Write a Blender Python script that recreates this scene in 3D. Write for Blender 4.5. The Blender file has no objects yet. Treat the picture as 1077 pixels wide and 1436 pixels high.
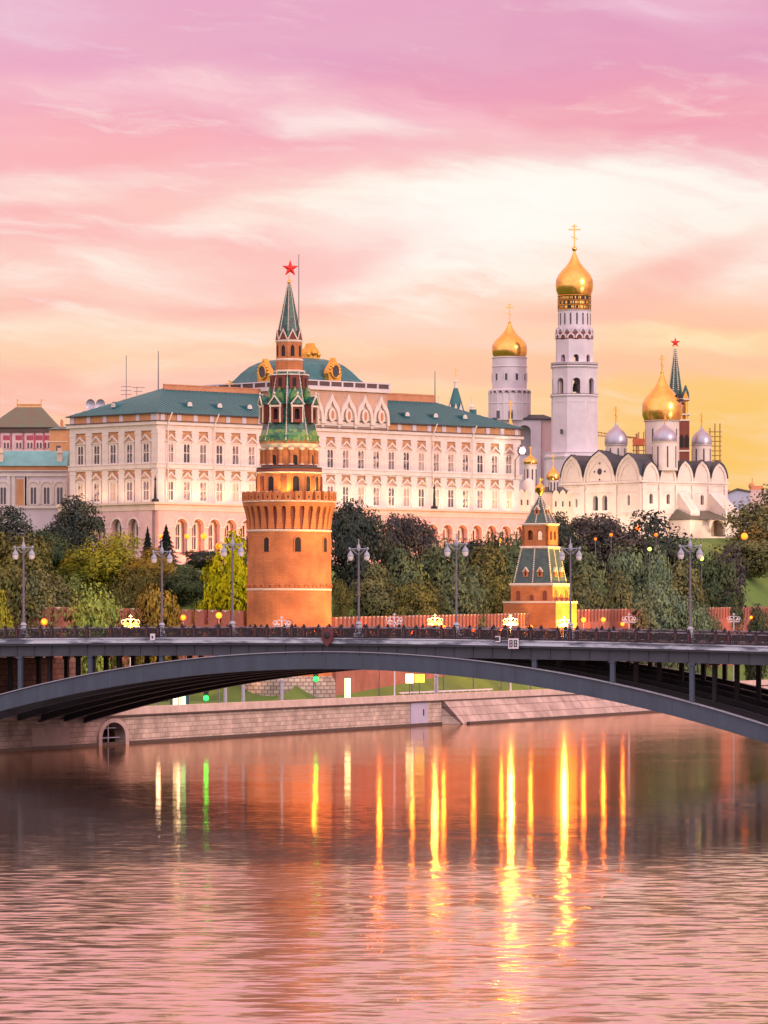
import bpy, math, random
import numpy as np
from mathutils import Vector, Matrix
R = math.radians
rng = random.Random(7)
SC = bpy.context.scene
COL = SC.collection

# ------------------------------------------------------------------ camera
F, CX, HY, CH = 6300.0, 538.5, 880.0, 15.0      # focal length and horizon in photo pixels, eye height in metres
cam_d = bpy.data.cameras.new('camera')
cam = bpy.data.objects.new('camera', cam_d); COL.objects.link(cam)
cam.location = (0, 0, CH); cam.rotation_euler = (R(90), 0, 0)
cam_d.sensor_fit = 'HORIZONTAL'; cam_d.sensor_width = 36.0
cam_d.lens = 36.0 * F / 1077.0
cam_d.shift_y = (HY - 718.0) / 1077.0
cam_d.clip_start = 1.0; cam_d.clip_end = 20000.0
SC.camera = cam
SC.view_settings.view_transform = 'Standard'
SC.view_settings.look = 'None'
SC.view_settings.exposure = 0.0
SC.view_settings.gamma = 1.0
SC.cycles.use_denoising = True
SC.cycles.max_bounces = 8
SC.cycles.sample_clamp_indirect = 6.0
SC.cycles.caustics_reflective = False

def at(px, py, d):
    """The point seen at photo position px, py at d metres."""
    return Vector(((px - CX) * d / F, d, CH + (HY - py) * d / F))

# ------------------------------------------------------------------ sky
def build_world():
    w = bpy.data.worlds.new('World'); SC.world = w; w.use_nodes = True
    nt = w.node_tree; nt.nodes.clear(); N = nt.nodes; L = nt.links
    def nd(t, **k):
        n = N.new(t)
        for a, b in k.items(): setattr(n, a, b)
        return n
    def math_(op, a, b=None, clamp=False):
        n = nd('ShaderNodeMath', operation=op, use_clamp=clamp)
        for i, s in enumerate((a, b)):
            if s is None: continue
            if isinstance(s, (int, float)): n.inputs[i].default_value = s
            else: L.new(s, n.inputs[i])
        return n.outputs[0]
    def vmath(op, a, b):
        n = nd('ShaderNodeVectorMath', operation=op)
        for i, s in enumerate((a, b)):
            if isinstance(s, tuple): n.inputs[i].default_value = s
            else: L.new(s, n.inputs[i])
        return n.outputs[0]
    def mix(fac, a, b):
        n = nd('ShaderNodeMix', data_type='RGBA', clamp_factor=True)
        for s, i in ((fac, n.inputs[0]), (a, n.inputs[6]), (b, n.inputs[7])):
            if isinstance(s, (int, float)): i.default_value = s
            elif isinstance(s, tuple): i.default_value = (*s, 1)
            else: L.new(s, i)
        return n.outputs[2]
    def ramp(src, stops, interp='LINEAR'):
        n = nd('ShaderNodeValToRGB'); n.color_ramp.interpolation = interp
        e = n.color_ramp.elements
        while len(e) < len(stops): e.new(0.5)
        for k, (p, c) in enumerate(stops):
            e[k].position = p
            e[k].color = (*c, 1) if isinstance(c, tuple) else (c, c, c, 1)
        L.new(src, n.inputs[0]); return n.outputs[0]
    def noise(vec, scale, detail=5, rough=0.55, dist=0.0):
        n = nd('ShaderNodeTexNoise'); n.inputs['Scale'].default_value = scale
        n.inputs['Detail'].default_value = detail; n.inputs['Roughness'].default_value = rough
        n.inputs['Distortion'].default_value = dist
        L.new(vec, n.inputs['Vector']); return n
    tc = nd('ShaderNodeTexCoord'); sx = nd('ShaderNodeSeparateXYZ'); L.new(tc.outputs['Generated'], sx.inputs[0])
    x, y, z = sx.outputs
    az = math_('MULTIPLY', math_('ARCTAN2', x, y), 57.2958)
    el = math_('MULTIPLY', math_('ARCSINE', z), 57.2958)
    cb = nd('ShaderNodeCombineXYZ'); L.new(az, cb.inputs[0]); L.new(el, cb.inputs[1])
    P = cb.outputs[0]
    wn = noise(vmath('MULTIPLY', P, (0.30, 0.70, 1)), 1.0, 3, 0.5)
    off = vmath('MULTIPLY', vmath('SUBTRACT', wn.outputs['Color'], (0.5, 0.5, 0.5)), (2.0, 0.8, 0))
    w2 = noise(vmath('MULTIPLY', P, (1.1, 3.0, 1)), 1.0, 5, 0.6)
    off2 = vmath('MULTIPLY', vmath('SUBTRACT', w2.outputs['Color'], (0.5, 0.5, 0.5)), (0.9, 0.22, 0))
    Q = vmath('ADD', vmath('ADD', P, off), off2)
    sq = nd('ShaderNodeSeparateXYZ'); L.new(Q, sq.inputs[0])
    elq = math_('ADD', math_('MULTIPLY', sq.outputs[1], 0.6), math_('MULTIPLY', el, 0.4))
    t = math_('MULTIPLY', elq, 0.1, True)
    col = ramp(t, [(0, (1, .56, .20)), (.18, (1, .60, .27)), (.26, (1, .64, .34)), (.33, (1, .63, .39)), (.41, (1, .57, .44)),
                   (.5, (.98, .52, .50)), (.6, (.96, .48, .53)), (.70, (.92, .42, .55)), (.8, (.82, .41, .58)), (1, (.78, .44, .62))])
    # long soft bands of cloud
    n1 = noise(vmath('MULTIPLY', Q, (0.22, 1.25, 1)), 1.0, 5, 0.55).outputs['Fac']
    s1 = ramp(n1, [(.44, 0.0), (.68, 1.0)], 'EASE')
    n2 = noise(vmath('ADD', vmath('MULTIPLY', Q, (0.18, 1.05, 1)), (7.3, 2.1, 4.0)), 1.0, 5, 0.55).outputs['Fac']
    s2 = ramp(n2, [(.42, 0.0), (.66, 1.0)], 'EASE')
    mq = nd('ShaderNodeMapping'); mq.inputs['Rotation'].default_value = (0, 0, R(9)); L.new(Q, mq.inputs['Vector'])
    n3 = noise(vmath('ADD', vmath('MULTIPLY', mq.outputs[0], (0.55, 3.2, 1)), (3.1, 9.7, 1.0)), 1.0, 8, 0.62).outputs['Fac']
    s3 = ramp(n3, [(.32, 0.0), (.62, 1.0)], 'EASE')
    low = ramp(t, [(0.1, 0.8), (.45, 0.8), (.62, 0.5), (.75, 0.12), (1, .1)])
    col = mix(math_('MULTIPLY', s2, math_('MULTIPLY', low, 0.8)), col, (.98, .44, .41))
    def blob(px, py, rx, ry, rot, c, amp, tear=0.55):
        nonlocal col
        m = nd('ShaderNodeMapping', vector_type='TEXTURE')
        m.inputs['Location'].default_value = ((px - CX) / 110.0, (HY - py) / 110.0, 0)
        m.inputs['Rotation'].default_value = (0, 0, R(rot))
        m.inputs['Scale'].default_value = (rx * 1.35 / 110.0, ry * 1.5 / 110.0, 1)
        L.new(Q, m.inputs['Vector'])
        g = nd('ShaderNodeTexGradient', gradient_type='SPHERICAL'); L.new(m.outputs[0], g.inputs[0])
        f = ramp(g.outputs['Fac'], [(0.0, 0.0), (0.8, 1.0)], 'EASE')
        f = math_('MULTIPLY', f, amp)
        if tear: f = math_('MULTIPLY', f, math_('ADD', math_('MULTIPLY', s3, tear * 1.25), 1 - tear), True)
        col = mix(f, col, c)
    lav = (.80, .39, .56)
    blob(820, 80, 800, 120, 0, (.75, .34, .52), .8, .3)
    blob(240, 50, 560, 90, 3, (.82, .42, .59), .6, .3)
    blob(930, 185, 430, 80, -3, (.90, .36, .46), .95, .3)
    blob(870, 580, 480, 210, 0, (1, .66, .31), .7, .4)
    blob(1060, 650, 280, 170, 0, (.98, .58, .13), .9, .2)
    blob(180, 470, 420, 40, 0, (1, .70, .54), .5)
    blob(320, 500, 380, 28, 0, (1, .72, .46), .6)
    blob(150, 430, 330, 22, 0, (.98, .50, .45), .8)
    col = mix(math_('MULTIPLY', s1, math_('MULTIPLY', low, 0.5)), col, (1, .80, .66))
    s4 = ramp(n3, [(.52, 0.0), (.74, 1.0)], 'EASE')
    mid = ramp(t, [(.2, .1), (.42, .75), (.62, .6), (.72, .35), (.85, .12)])
    col = mix(math_('MULTIPLY', s4, mid), col, (1, .82, .76))
    cream = (1, .90, .80); white = (1, .975, .91)
    blob(810, 288, 410, 80, 3, cream, 1.0, .45)
    blob(690, 370, 240, 80, 16, cream, .85)
    blob(540, 302, 210, 46, -4, cream, .8)
    blob(860, 275, 300, 48, 2, white, 1.0, .45)
    blob(650, 325, 250, 48, 6, white, .95, .4)
    blob(1010, 330, 220, 70, -16, cream, .75)
    blob(480, 182, 130, 20, -3, white, .62)
    blob(40, 262, 190, 26, 4, cream, .55)
    blob(300, 309, 120, 20, 3, cream, .55)
    blob(180, 380, 300, 36, -2, cream, .62)
    blob(200, 130, 260, 24, -4, (1, .66, .68), .55)
    blob(420, 150, 200, 40, -10, (1, .68, .68), .5)
    blob(480, 394, 100, 20, 0, cream, .6)
    blob(120, 460, 260, 26, 0, (1, .82, .64), .6)
    blob(940, 18, 130, 36, -8, (.93, .64, .76), .6)
    blob(40, 20, 160, 40, 0, (.86, .60, .72), .5)
    blob(640, 168, 120, 26, -14, (1, .60, .66), .55)
    blob(430, 360, 200, 36, 8, (.98, .50, .47), .6)
    blob(910, 400, 220, 34, 20, (.98, .53, .46), .8)
    blob(900, 432, 280, 22, 0, (1, .57, .42), .8)
    blob(960, 500, 330, 22, 0, (1, .56, .36), .75)
    blob(700, 520, 230, 18, 0, (1, .56, .40), .7)
    blob(900, 470, 320, 20, 0, (1, .80, .50), .7)
    blob(640, 470, 260, 24, 0, (1, .62, .50), .6)
    # the sky overhead and behind the viewer: pale lilac, brighter
    up = nd('ShaderNodeMapRange', interpolation_type='SMOOTHSTEP')
    up.inputs['From Min'].default_value = 8.3; up.inputs['From Max'].default_value = 22
    L.new(el, up.inputs['Value'])
    col = mix(up.outputs[0], col, (1.62, .86, .74))
    back = nd('ShaderNodeMapRange', interpolation_type='SMOOTHSTEP')
    back.inputs['From Min'].default_value = 0.35; back.inputs['From Max'].default_value = -0.6
    L.new(y, back.inputs['Value'])
    col = mix(back.outputs[0], col, (1.75, 1.33, 1.45))
    bg = nd('ShaderNodeBackground'); L.new(col, bg.inputs[0]); bg.inputs[1].default_value = 1.0
    out = nd('ShaderNodeOutputWorld'); L.new(bg.outputs[0], out.inputs[0])
build_world()

# ------------------------------------------------------------------ sun and floodlights
def lamp(kind, name, loc, target, power, color, spot=None, size=0.12, blend=0.6):
    l = bpy.data.lights.new(name, kind); l.energy = power; l.color = color
    if kind == 'SUN': l.angle = R(size)
    else: l.shadow_soft_size = size
    if kind == 'SPOT': l.spot_size = R(spot); l.spot_blend = blend
    o = bpy.data.objects.new(name, l); COL.objects.link(o); o.location = loc
    if target is not None:
        o.rotation_euler = (Vector(target) - Vector(loc)).to_track_quat('-Z', 'Y').to_euler()
    return o
sun_dir = Vector((0.72, -0.62, 0.30))
lamp('SUN', 'sun', sun_dir * 100, (0, 0, 0), 1.5, (1.0, .78, .66), size=12)

# ------------------------------------------------------------------ mesh helpers
class MB:
    def __init__(s): s.v = []; s.f = []; s.M = Matrix.Identity(4)
    def add(s, vs, fs):
        n = len(s.v); M = s.M
        s.v += [tuple(M @ Vector(p)) for p in vs]; s.f += [tuple(i + n for i in f) for f in fs]
    def box(s, x0, x1, y0, y1, z0, z1):
        s.add([(x0,y0,z0),(x1,y0,z0),(x1,y1,z0),(x0,y1,z0),(x0,y0,z1),(x1,y0,z1),(x1,y1,z1),(x0,y1,z1)],
              [(0,3,2,1),(4,5,6,7),(0,1,5,4),(1,2,6,5),(2,3,7,6),(3,0,4,7)])
    def lathe(s, prof, n=24, ph=0.0, cx=0, cy=0, sx=1, sy=1):
        vs = []; fs = []
        for r, z in prof:
            for k in range(n):
                a = ph + 2 * math.pi * k / n
                vs.append((cx + r * sx * math.cos(a), cy + r * sy * math.sin(a), z))
        for j in range(len(prof) - 1):
            for k in range(n):
                k2 = (k + 1) % n
                fs.append((j*n+k, j*n+k2, (j+1)*n+k2, (j+1)*n+k))
        fs.append(tuple(range(n - 1, -1, -1))); fs.append(tuple((len(prof)-1)*n + k for k in range(n)))
        s.add(vs, fs)
    def loft(s, rings):
        n = len(rings[0]); vs = [p for r in rings for p in r]; fs = []
        for j in range(len(rings) - 1):
            for k in range(n):
                k2 = (k + 1) % n
                fs.append((j*n+k, j*n+k2, (j+1)*n+k2, (j+1)*n+k))
        fs.append(tuple(range(n - 1, -1, -1))); fs.append(tuple((len(rings)-1)*n + k for k in range(n)))
        s.add(vs, fs)
    def prism(s, poly, y0, y1):
        """poly: (x, z) outline, extruded along y."""
        n = len(poly)
        vs = [(x, y0, z) for x, z in poly] + [(x, y1, z) for x, z in poly]
        fs = [tuple(range(n)), tuple(range(2*n - 1, n - 1, -1))]
        fs += [(i, i + n, (i + 1) % n + n, (i + 1) % n) for i in range(n)]
        s.add(vs, fs)
    def tube(s, pts, r, n=6):
        pts = [Vector(p) for p in pts]; rs = r if isinstance(r, (list, tuple)) else [r] * len(pts)
        rings = []
        for i, p in enumerate(pts):
            t = (pts[min(i+1, len(pts)-1)] - pts[max(i-1, 0)]).normalized()
            a = t.cross(Vector((0, 0, 1)) if abs(t.z) < .9 else Vector((1, 0, 0))).normalized(); b = t.cross(a)
            rings.append([tuple(p + rs[i] * (math.cos(2*math.pi*k/n) * a + math.sin(2*math.pi*k/n) * b)) for k in range(n)])
        s.loft(rings)
    def sphere(s, c, r, n=12, sz=1.0):
        m = n // 2
        s.lathe([(max(r * math.sin(math.pi * j / m), 1e-3), c[2] - r * sz * math.cos(math.pi * j / m)) for j in range(m + 1)], n, 0, c[0], c[1])
    def build(s, name, mat, parent=None, smooth=False, loc=None, ang=40):
        me = bpy.data.meshes.new(name); me.from_pydata(s.v, [], s.f)
        me.materials.append(mat)
        if smooth:
            me.polygons.foreach_set('use_smooth', [True] * len(me.polygons))
            me.set_sharp_from_angle(angle=R(ang))
        me.update()
        o = bpy.data.objects.new(name, me); COL.objects.link(o)
        if parent is not None: o.parent = parent
        if loc is not None: o.location = loc
        return o

def T(x=0, y=0, z=0, rz=0): return Matrix.Translation((x, y, z)) @ Matrix.Rotation(R(rz), 4, 'Z')
def thing(name, label, cat, loc=(0, 0, 0), rz=0, group=None):
    o = bpy.data.objects.new(name, None); COL.objects.link(o)
    o.location = loc; o.rotation_euler = (0, 0, R(rz)); o.empty_display_size = .5
    return tag(o, label, cat, group)
def tag(o, label, cat, group=None):
    o['label'] = label; o['category'] = cat
    if group: o['group'] = group
    return o
def struct(o, kind='structure'):
    o['kind'] = kind; return o
def child(src, parent, loc=None, name=None):
    c = src.copy(); COL.objects.link(c); c.parent = parent
    if loc is not None: c.location = loc
    return c
def copy_tree(o, loc=None, rz=None, label=None, parent=None):
    c = o.copy(); COL.objects.link(c)
    if parent is not None: c.parent = parent
    if loc is not None: c.location = loc
    if rz is not None: c.rotation_euler = (0, 0, R(rz))
    if label: c['label'] = label
    for ch in list(o.children): copy_tree(ch, parent=c)
    return c

def arch_wall(mb, x0, x1, z0, z1, ops, y0=0.0, th=0.6, seg=8, back=True):
    """A wall in the local xz plane, its front at y0, with round-headed openings (centre, width, bottom, springing)."""
    ops = sorted(ops); y1 = y0 + th; xs = x0
    def q(a, b, c, d):
        mb.add([(a, y0, c), (b, y0, c), (b, y0, d), (a, y0, d)], [(0, 1, 2, 3)])
        if back: mb.add([(a, y1, c), (b, y1, c), (b, y1, d), (a, y1, d)], [(3, 2, 1, 0)])
    for op in ops:
        cx, w, zb, zs = op[:4]; r = w / 2; a, b = cx - r, cx + r; ry = op[4] if len(op) > 4 else r
        if a > xs: q(xs, a, z0, z1)
        if zb > z0 + 1e-4:
            q(a, b, z0, zb); mb.add([(a, y0, zb), (b, y0, zb), (b, y1, zb), (a, y1, zb)], [(0, 1, 2, 3)])
        pts = [(cx - r * math.cos(math.pi * k / seg), zs + ry * math.sin(math.pi * k / seg)) for k in range(seg + 1)]
        for (p, pz), (s_, sz) in zip(pts, pts[1:]):
            mb.add([(p, y0, pz), (s_, y0, sz), (s_, y0, z1), (p, y0, z1)], [(0, 1, 2, 3)])
            if back: mb.add([(p, y1, pz), (s_, y1, sz), (s_, y1, z1), (p, y1, z1)], [(3, 2, 1, 0)])
            mb.add([(p, y0, pz), (s_, y0, sz), (s_, y1, sz), (p, y1, pz)], [(3, 2, 1, 0)])
        for e in (a, b):
            mb.add([(e, y0, zb), (e, y1, zb), (e, y1, zs), (e, y0, zs)], [(0, 1, 2, 3)])
        xs = b
    if x1 > xs: q(xs, x1, z0, z1)
    mb.add([(x0, y0, z1), (x1, y0, z1), (x1, y1, z1), (x0, y1, z1)], [(0, 1, 2, 3)])
    for e in (x0, x1): mb.add([(e, y0, z0), (e, y1, z0), (e, y1, z1), (e, y0, z1)], [(0, 1, 2, 3)])

def arch_ring(mb, cx, zs, r, w, y0, y1, legs=0.0, seg=10):
    out = [(cx - (r + w) * math.cos(math.pi * k / seg), zs + (r + w) * math.sin(math.pi * k / seg)) for k in range(seg + 1)]
    inn = [(cx - r * math.cos(math.pi * k / seg), zs + r * math.sin(math.pi * k / seg)) for k in range(seg + 1)]
    if legs: 
        out = [(cx - r - w, zs - legs)] + out + [(cx + r + w, zs - legs)]
        inn = [(cx - r, zs - legs)] + inn + [(cx + r, zs - legs)]
    for i in range(len(out) - 1):
        mb.prism([inn[i], inn[i+1], out[i+1], out[i]], y0, y1)

OGEE = [(1, 0), (1, .14), (.97, .32), (.86, .5), (.64, .64), (.38, .74), (.17, .86), (0, 1)]
ROUND = [(1, 0), (.98, .2), (.90, .42), (.74, .64), (.52, .82), (.26, .94), (0, 1.04)]
def shape(base, cx, z0, hw, h):
    rt = [(cx + hw * a, z0 + h * b) for a, b in base]
    return rt + [(2 * cx - x, z) for x, z in rt[-2::-1]]
ONION = [(.88, 0), (.97, .22), (1, .5), (.97, .8), (.83, 1.1), (.63, 1.33), (.44, 1.53), (.29, 1.74), (.18, 1.96), (.1, 2.16), (.055, 2.32)]
HELM = [(.96, 0), (1, .18), (.98, .5), (.88, .86), (.68, 1.16), (.42, 1.38), (.2, 1.56), (.09, 1.78), (.06, 1.95)]
def cross_mb(h, w, t):
    m = MB()
    m.box(-t, t, -t, t, 0, h); m.box(-w/2, w/2, -t*.8, t*.8, h*.74, h*.74 + 2*t); m.box(-w*.24, w*.24, -t*.8, t*.8, h*.89, h*.89 + 1.7*t)
    m.add([(-w*.26, -t*.8, h*.44), (w*.26, -t*.8, h*.32), (w*.26, -t*.8, h*.32+1.8*t), (-w*.26, -t*.8, h*.44+1.8*t),
           (-w*.26, t*.8, h*.44), (w*.26, t*.8, h*.32), (w*.26, t*.8, h*.32+1.8*t), (-w*.26, t*.8, h*.44+1.8*t)],
          [(0,1,2,3),(7,6,5,4),(0,4,5,1),(3,2,6,7),(1,5,6,2),(0,3,7,4)])
    return m
def star_mb(r, t):
    m = MB(); vs = []
    for k in range(10):
        a = math.pi / 2 + math.pi * k / 5; q = r if k % 2 == 0 else r * .39
        vs.append((q * math.cos(a), 0, q * math.sin(a)))
    vs += [(0, -t, 0), (0, t, 0)]
    fs = [(k, (k + 1) % 10, 10) for k in range(10)] + [((k + 1) % 10, k, 11) for k in range(10)]
    m.add(vs, fs); return m

# ------------------------------------------------------------------ materials
def material(name, c1, c2=None, rough=0.8, metal=0.0, scale=0.6, detail=5, bump=0.0, bscale=6.0, emit=None, estr=0.0, spec=None, contrast=(.35, .68), stretch=None):
    m = bpy.data.materials.new(name); m.use_nodes = True; nt = m.node_tree; N = nt.nodes; L = nt.links
    b = N['Principled BSDF']; b.inputs['Roughness'].default_value = rough; b.inputs['Metallic'].default_value = metal
    if spec is not None: b.inputs['Specular IOR Level'].default_value = spec
    c2 = c2 or tuple(x * .78 for x in c1)
    tc = N.new('ShaderNodeTexCoord'); vec = tc.outputs['Object']
    if stretch:
        mp = N.new('ShaderNodeMapping'); mp.inputs['Scale'].default_value = stretch; L.new(vec, mp.inputs[0]); vec = mp.outputs[0]
    n = N.new('ShaderNodeTexNoise'); n.inputs['Scale'].default_value = scale; n.inputs['Detail'].default_value = detail
    n.inputs['Roughness'].default_value = .62
    L.new(vec, n.inputs['Vector'])
    r = N.new('ShaderNodeValToRGB'); r.color_ramp.elements[0].position = contrast[0]; r.color_ramp.elements[1].position = contrast[1]
    r.color_ramp.elements[0].color = (*c2, 1); r.color_ramp.elements[1].color = (*c1, 1)
    L.new(n.outputs['Fac'], r.inputs[0]); L.new(r.outputs[0], b.inputs['Base Color'])
    if bump:
        n2 = N.new('ShaderNodeTexNoise'); n2.inputs['Scale'].default_value = bscale; n2.inputs['Detail'].default_value = 4
        L.new(tc.outputs['Object'], n2.inputs['Vector'])
        bp = N.new('ShaderNodeBump'); bp.inputs['Strength'].default_value = bump; bp.inputs['Distance'].default_value = .15
        L.new(n2.outputs['Fac'], bp.inputs['Height']); L.new(bp.outputs[0], b.inputs['Normal'])
    if emit:
        b.inputs['Emission Color'].default_value = (*emit, 1); b.inputs['Emission Strength'].default_value = estr
    return m
def brick_material(name, c1, c2, mortar, bw, bh, msize=0.02, axis='xz', var=0.35, bump=.35, rough=.85):
    m = bpy.data.materials.new(name); m.use_nodes = True; nt = m.node_tree; N = nt.nodes; L = nt.links
    b = N['Principled BSDF']; b.inputs['Roughness'].default_value = rough
    tc = N.new('ShaderNodeTexCoord'); sp = N.new('ShaderNodeSeparateXYZ'); L.new(tc.outputs['Object'], sp.inputs[0])
    cb = N.new('ShaderNodeCombineXYZ')
    ad = N.new('ShaderNodeMath'); ad.operation = 'ADD'; L.new(sp.outputs[0], ad.inputs[0]); L.new(sp.outputs[1], ad.inputs[1])
    L.new(ad.outputs[0] if axis == 'both' else sp.outputs['XYZ'.index(axis[0].upper())], cb.inputs[0]); L.new(sp.outputs[2], cb.inputs[1])
    t = N.new('ShaderNodeTexBrick'); t.inputs['Scale'].default_value = 1.0
    t.inputs['Brick Width'].default_value = bw; t.inputs['Row Height'].default_value = bh; t.inputs['Mortar Size'].default_value = msize
    t.inputs['Color1'].default_value = (*c1, 1); t.inputs['Color2'].default_value = (*c2, 1); t.inputs['Mortar'].default_value = (*mortar, 1)
    L.new(cb.outputs[0], t.inputs['Vector'])
    n = N.new('ShaderNodeTexNoise'); n.inputs['Scale'].default_value = .35; n.inputs['Detail'].default_value = 6; L.new(tc.outputs['Object'], n.inputs['Vector'])
    mr = N.new('ShaderNodeMapRange'); mr.inputs['From Min'].default_value = .3; mr.inputs['From Max'].default_value = .7
    mr.inputs['To Min'].default_value = 1 - var; mr.inputs['To Max'].default_value = 1.05; L.new(n.outputs['Fac'], mr.inputs['Value'])
    mx = N.new('ShaderNodeMix'); mx.data_type = 'RGBA'; mx.blend_type = 'MULTIPLY'; mx.inputs[0].default_value = 1
    L.new(t.outputs['Color'], mx.inputs[6]); L.new(mr.outputs[0], mx.inputs[7]); L.new(mx.outputs[2], b.inputs['Base Color'])
    bp = N.new('ShaderNodeBump'); bp.inputs['Strength'].default_value = bump; bp.inputs['Distance'].default_value = .05; bp.invert = True
    L.new(t.outputs['Fac'], bp.inputs['Height']); L.new(bp.outputs[0], b.inputs['Normal'])
    return m
def tile_material(name, c1, c2, c3, sc=1.0):
    m = material(name, c1, c2, .35, scale=2.0, contrast=(.42, .56)); nt = m.node_tree; N = nt.nodes; L = nt.links
    b = N['Principled BSDF']; tc = N.new('ShaderNodeTexCoord')
    v = N.new('ShaderNodeTexVoronoi'); v.inputs['Scale'].default_value = 1.6 * sc; L.new(tc.outputs['Object'], v.inputs['Vector'])
    r = N.new('ShaderNodeValToRGB'); r.color_ramp.interpolation = 'CONSTANT'
    e = r.color_ramp.elements; e[0].color = (*c1, 1); e[1].position = .35; e[1].color = (*c2, 1)
    k = e.new(.72); k.color = (*c3, 1)
    sx = N.new('ShaderNodeSeparateColor'); L.new(v.outputs['Color'], sx.inputs[0]); L.new(sx.outputs[0], r.inputs[0]); L.new(r.outputs[0], b.inputs['Base Color'])
    return m
def emitter(name, color, strength):
    m = bpy.data.materials.new(name); m.use_nodes = True; b = m.node_tree.nodes['Principled BSDF']
    b.inputs['Base Color'].default_value = (*color, 1); b.inputs['Emission Color'].default_value = (*color, 1); b.inputs['Emission Strength'].default_value = strength
    return m
MT = {}
MT['white'] = material('white_stucco', (.72, .645, .60), (.61, .54, .50), .8, scale=.5)
MT['lilacwhite'] = material('limewashed_wall', (.66, .60, .66), (.56, .50, .56), .8, scale=.25)
MT['warmwhite'] = material('pale_plaster', (.75, .645, .58), (.64, .54, .48), .8, scale=.3)
MT['tan'] = material('ochre_stucco', (.60, .30, .14), (.50, .24, .11), .85, scale=.7)
MT['beige'] = material('beige_stucco', (.60, .38, .27), (.50, .30, .21), .85, scale=.5)
MT['cream'] = material('cream_stucco', (.76, .62, .50), (.66, .52, .41), .85, scale=.4)
MT['pinkwhite'] = material('pale_pink_stucco', (.66, .50, .52), (.56, .42, .44), .85, scale=.4)
MT['pink'] = material('pink_stucco', (.72, .50, .47), (.60, .40, .38), .85, scale=.4)
MT['magenta'] = material('red_ornament', (.42, .08, .12), (.32, .05, .09), .8, scale=1)
MT['teal'] = material('copper_roof', (.022, .145, .165), (.014, .10, .12), .55, scale=.35, stretch=(2.2, 2.2, .5))
MT['teal_pale'] = material('pale_copper_roof', (.12, .38, .40), (.09, .30, .33), .5, scale=.5)
MT['olive_roof'] = material('olive_roof', (.10, .13, .09), (.13, .10, .07), .6, scale=.5)
MT['grey_roof'] = material('slate_roof', (.045, .055, .075), (.03, .036, .05), .55, scale=.3)
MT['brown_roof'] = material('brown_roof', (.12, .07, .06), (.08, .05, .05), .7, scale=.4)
MT['peach_brick'] = material('peach_parapet', (.60, .26, .13), (.50, .20, .10), .8, scale=.6)
MT['gold'] = material('gilding', (.80, .50, .14), (.68, .40, .10), .24, 1.0, scale=.8)
MT['gold_matte'] = material('gilded_ornament', (.85, .48, .10), (.60, .30, .06), .45, .8, scale=2)
MT['silver'] = material('silvered_dome', (.44, .43, .50), (.35, .34, .42), .38, .75, scale=.5)
MT['glass'] = material('window_glass', (.06, .055, .08), (.03, .03, .05), .12, scale=.3)
MT['glass_pale'] = material('curtained_glass', (.45, .30, .27), (.16, .12, .14), .2, scale=.35, contrast=(.44, .58))
MT['dark'] = material('dark_void', (.025, .018, .02), (.015, .012, .014), .9)
MT['brick'] = brick_material('red_brick', (.62, .215, .072), (.56, .19, .062), (.44, .16, .07), .9, .3, .03, 'both', .42, .3)
MT['brick_wall'] = brick_material('kremlin_brick', (.42, .14, .095), (.36, .115, .08), (.42, .19, .14), .5, .16, .02, 'xz', .3, .2)
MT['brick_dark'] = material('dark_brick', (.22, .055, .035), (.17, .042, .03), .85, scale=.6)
MT['trim'] = material('white_stone_trim', (.76, .66, .54), (.62, .52, .42), .8, scale=.8)
MT['tile'] = tile_material('glazed_tile', (.008, .085, .055), (.018, .14, .085), (.006, .05, .045), 1.2)
MT['tile_pale'] = tile_material('pale_glazed_tile', (.06, .21, .06), (.17, .27, .05), (.02, .11, .06), 1.0)  # pale tile, its greens raised towards the floodlights' yellow
MT['tile_grey'] = tile_material('grey_green_tile', (.03, .065, .06), (.045, .085, .07), (.035, .06, .065), .8)
MT['spire_tile'] = tile_material('spire_tile', (.010, .070, .058), (.03, .10, .08), (.015, .04, .04), 1.4)
MT['ruby'] = material('ruby_glass', (.75, .02, .02), (.6, .01, .01), .2, emit=(1, .02, .015), estr=.16)
MT['steel'] = material('painted_steel', (.045, .070, .110), (.030, .047, .074), .5, scale=.5, detail=8, bump=.03, bscale=1.5, stretch=(1.6, 1, .35))
MT['steel_dark'] = material('shaded_steel', (.028, .026, .032), (.018, .017, .022), .7, scale=.5)  # darker copy of the bridge steel, shade under the deck painted in
MT['steel_mid'] = material('girder_paint', (.048, .058, .082), (.034, .042, .060), .6, scale=.4)
MT['fascia_glints'] = material('highlit_fascia', (.50, .56, .66), (.10, .12, .17), .45, scale=.35, detail=7, contrast=(.42, .54), stretch=(.5, 1, 3.0))  # pale streaks are highlights painted along the bridge fascia
MT['iron'] = material('cast_iron', (.016, .011, .018), (.009, .007, .012), .65, scale=2)
MT['iron_red'] = material('oxblood_iron', (.12, .02, .028), (.07, .014, .02), .5, scale=3)
MT['rail'] = material('worn_handrail', (.30, .27, .34), (.10, .09, .13), .4, scale=.8)
MT['pole'] = material('mauve_pole_paint', (.16, .13, .18), (.12, .10, .14), .45, scale=1)
MT['pole_pale'] = material('pale_pole_paint', (.34, .36, .44), (.26, .27, .34), .5, scale=2)
MT['opal'] = material('opal_glass', (.80, .74, .72), (.70, .63, .62), .25, scale=3)
MT['stone'] = brick_material('granite_blocks', (.76, .57, .48), (.55, .40, .34), (.28, .19, .17), 1.6, .62, .03, 'xz', .38, .5)
MT['stone_cap'] = material('granite_parapet', (.72, .53, .47), (.54, .39, .34), .75, scale=.6, bump=.1)
MT['stone_slab'] = brick_material('granite_slabs', (.62, .46, .41), (.48, .35, .32), (.26, .17, .16), 4.5, 1.3, .05, 'xz', .4, .4)
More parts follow.
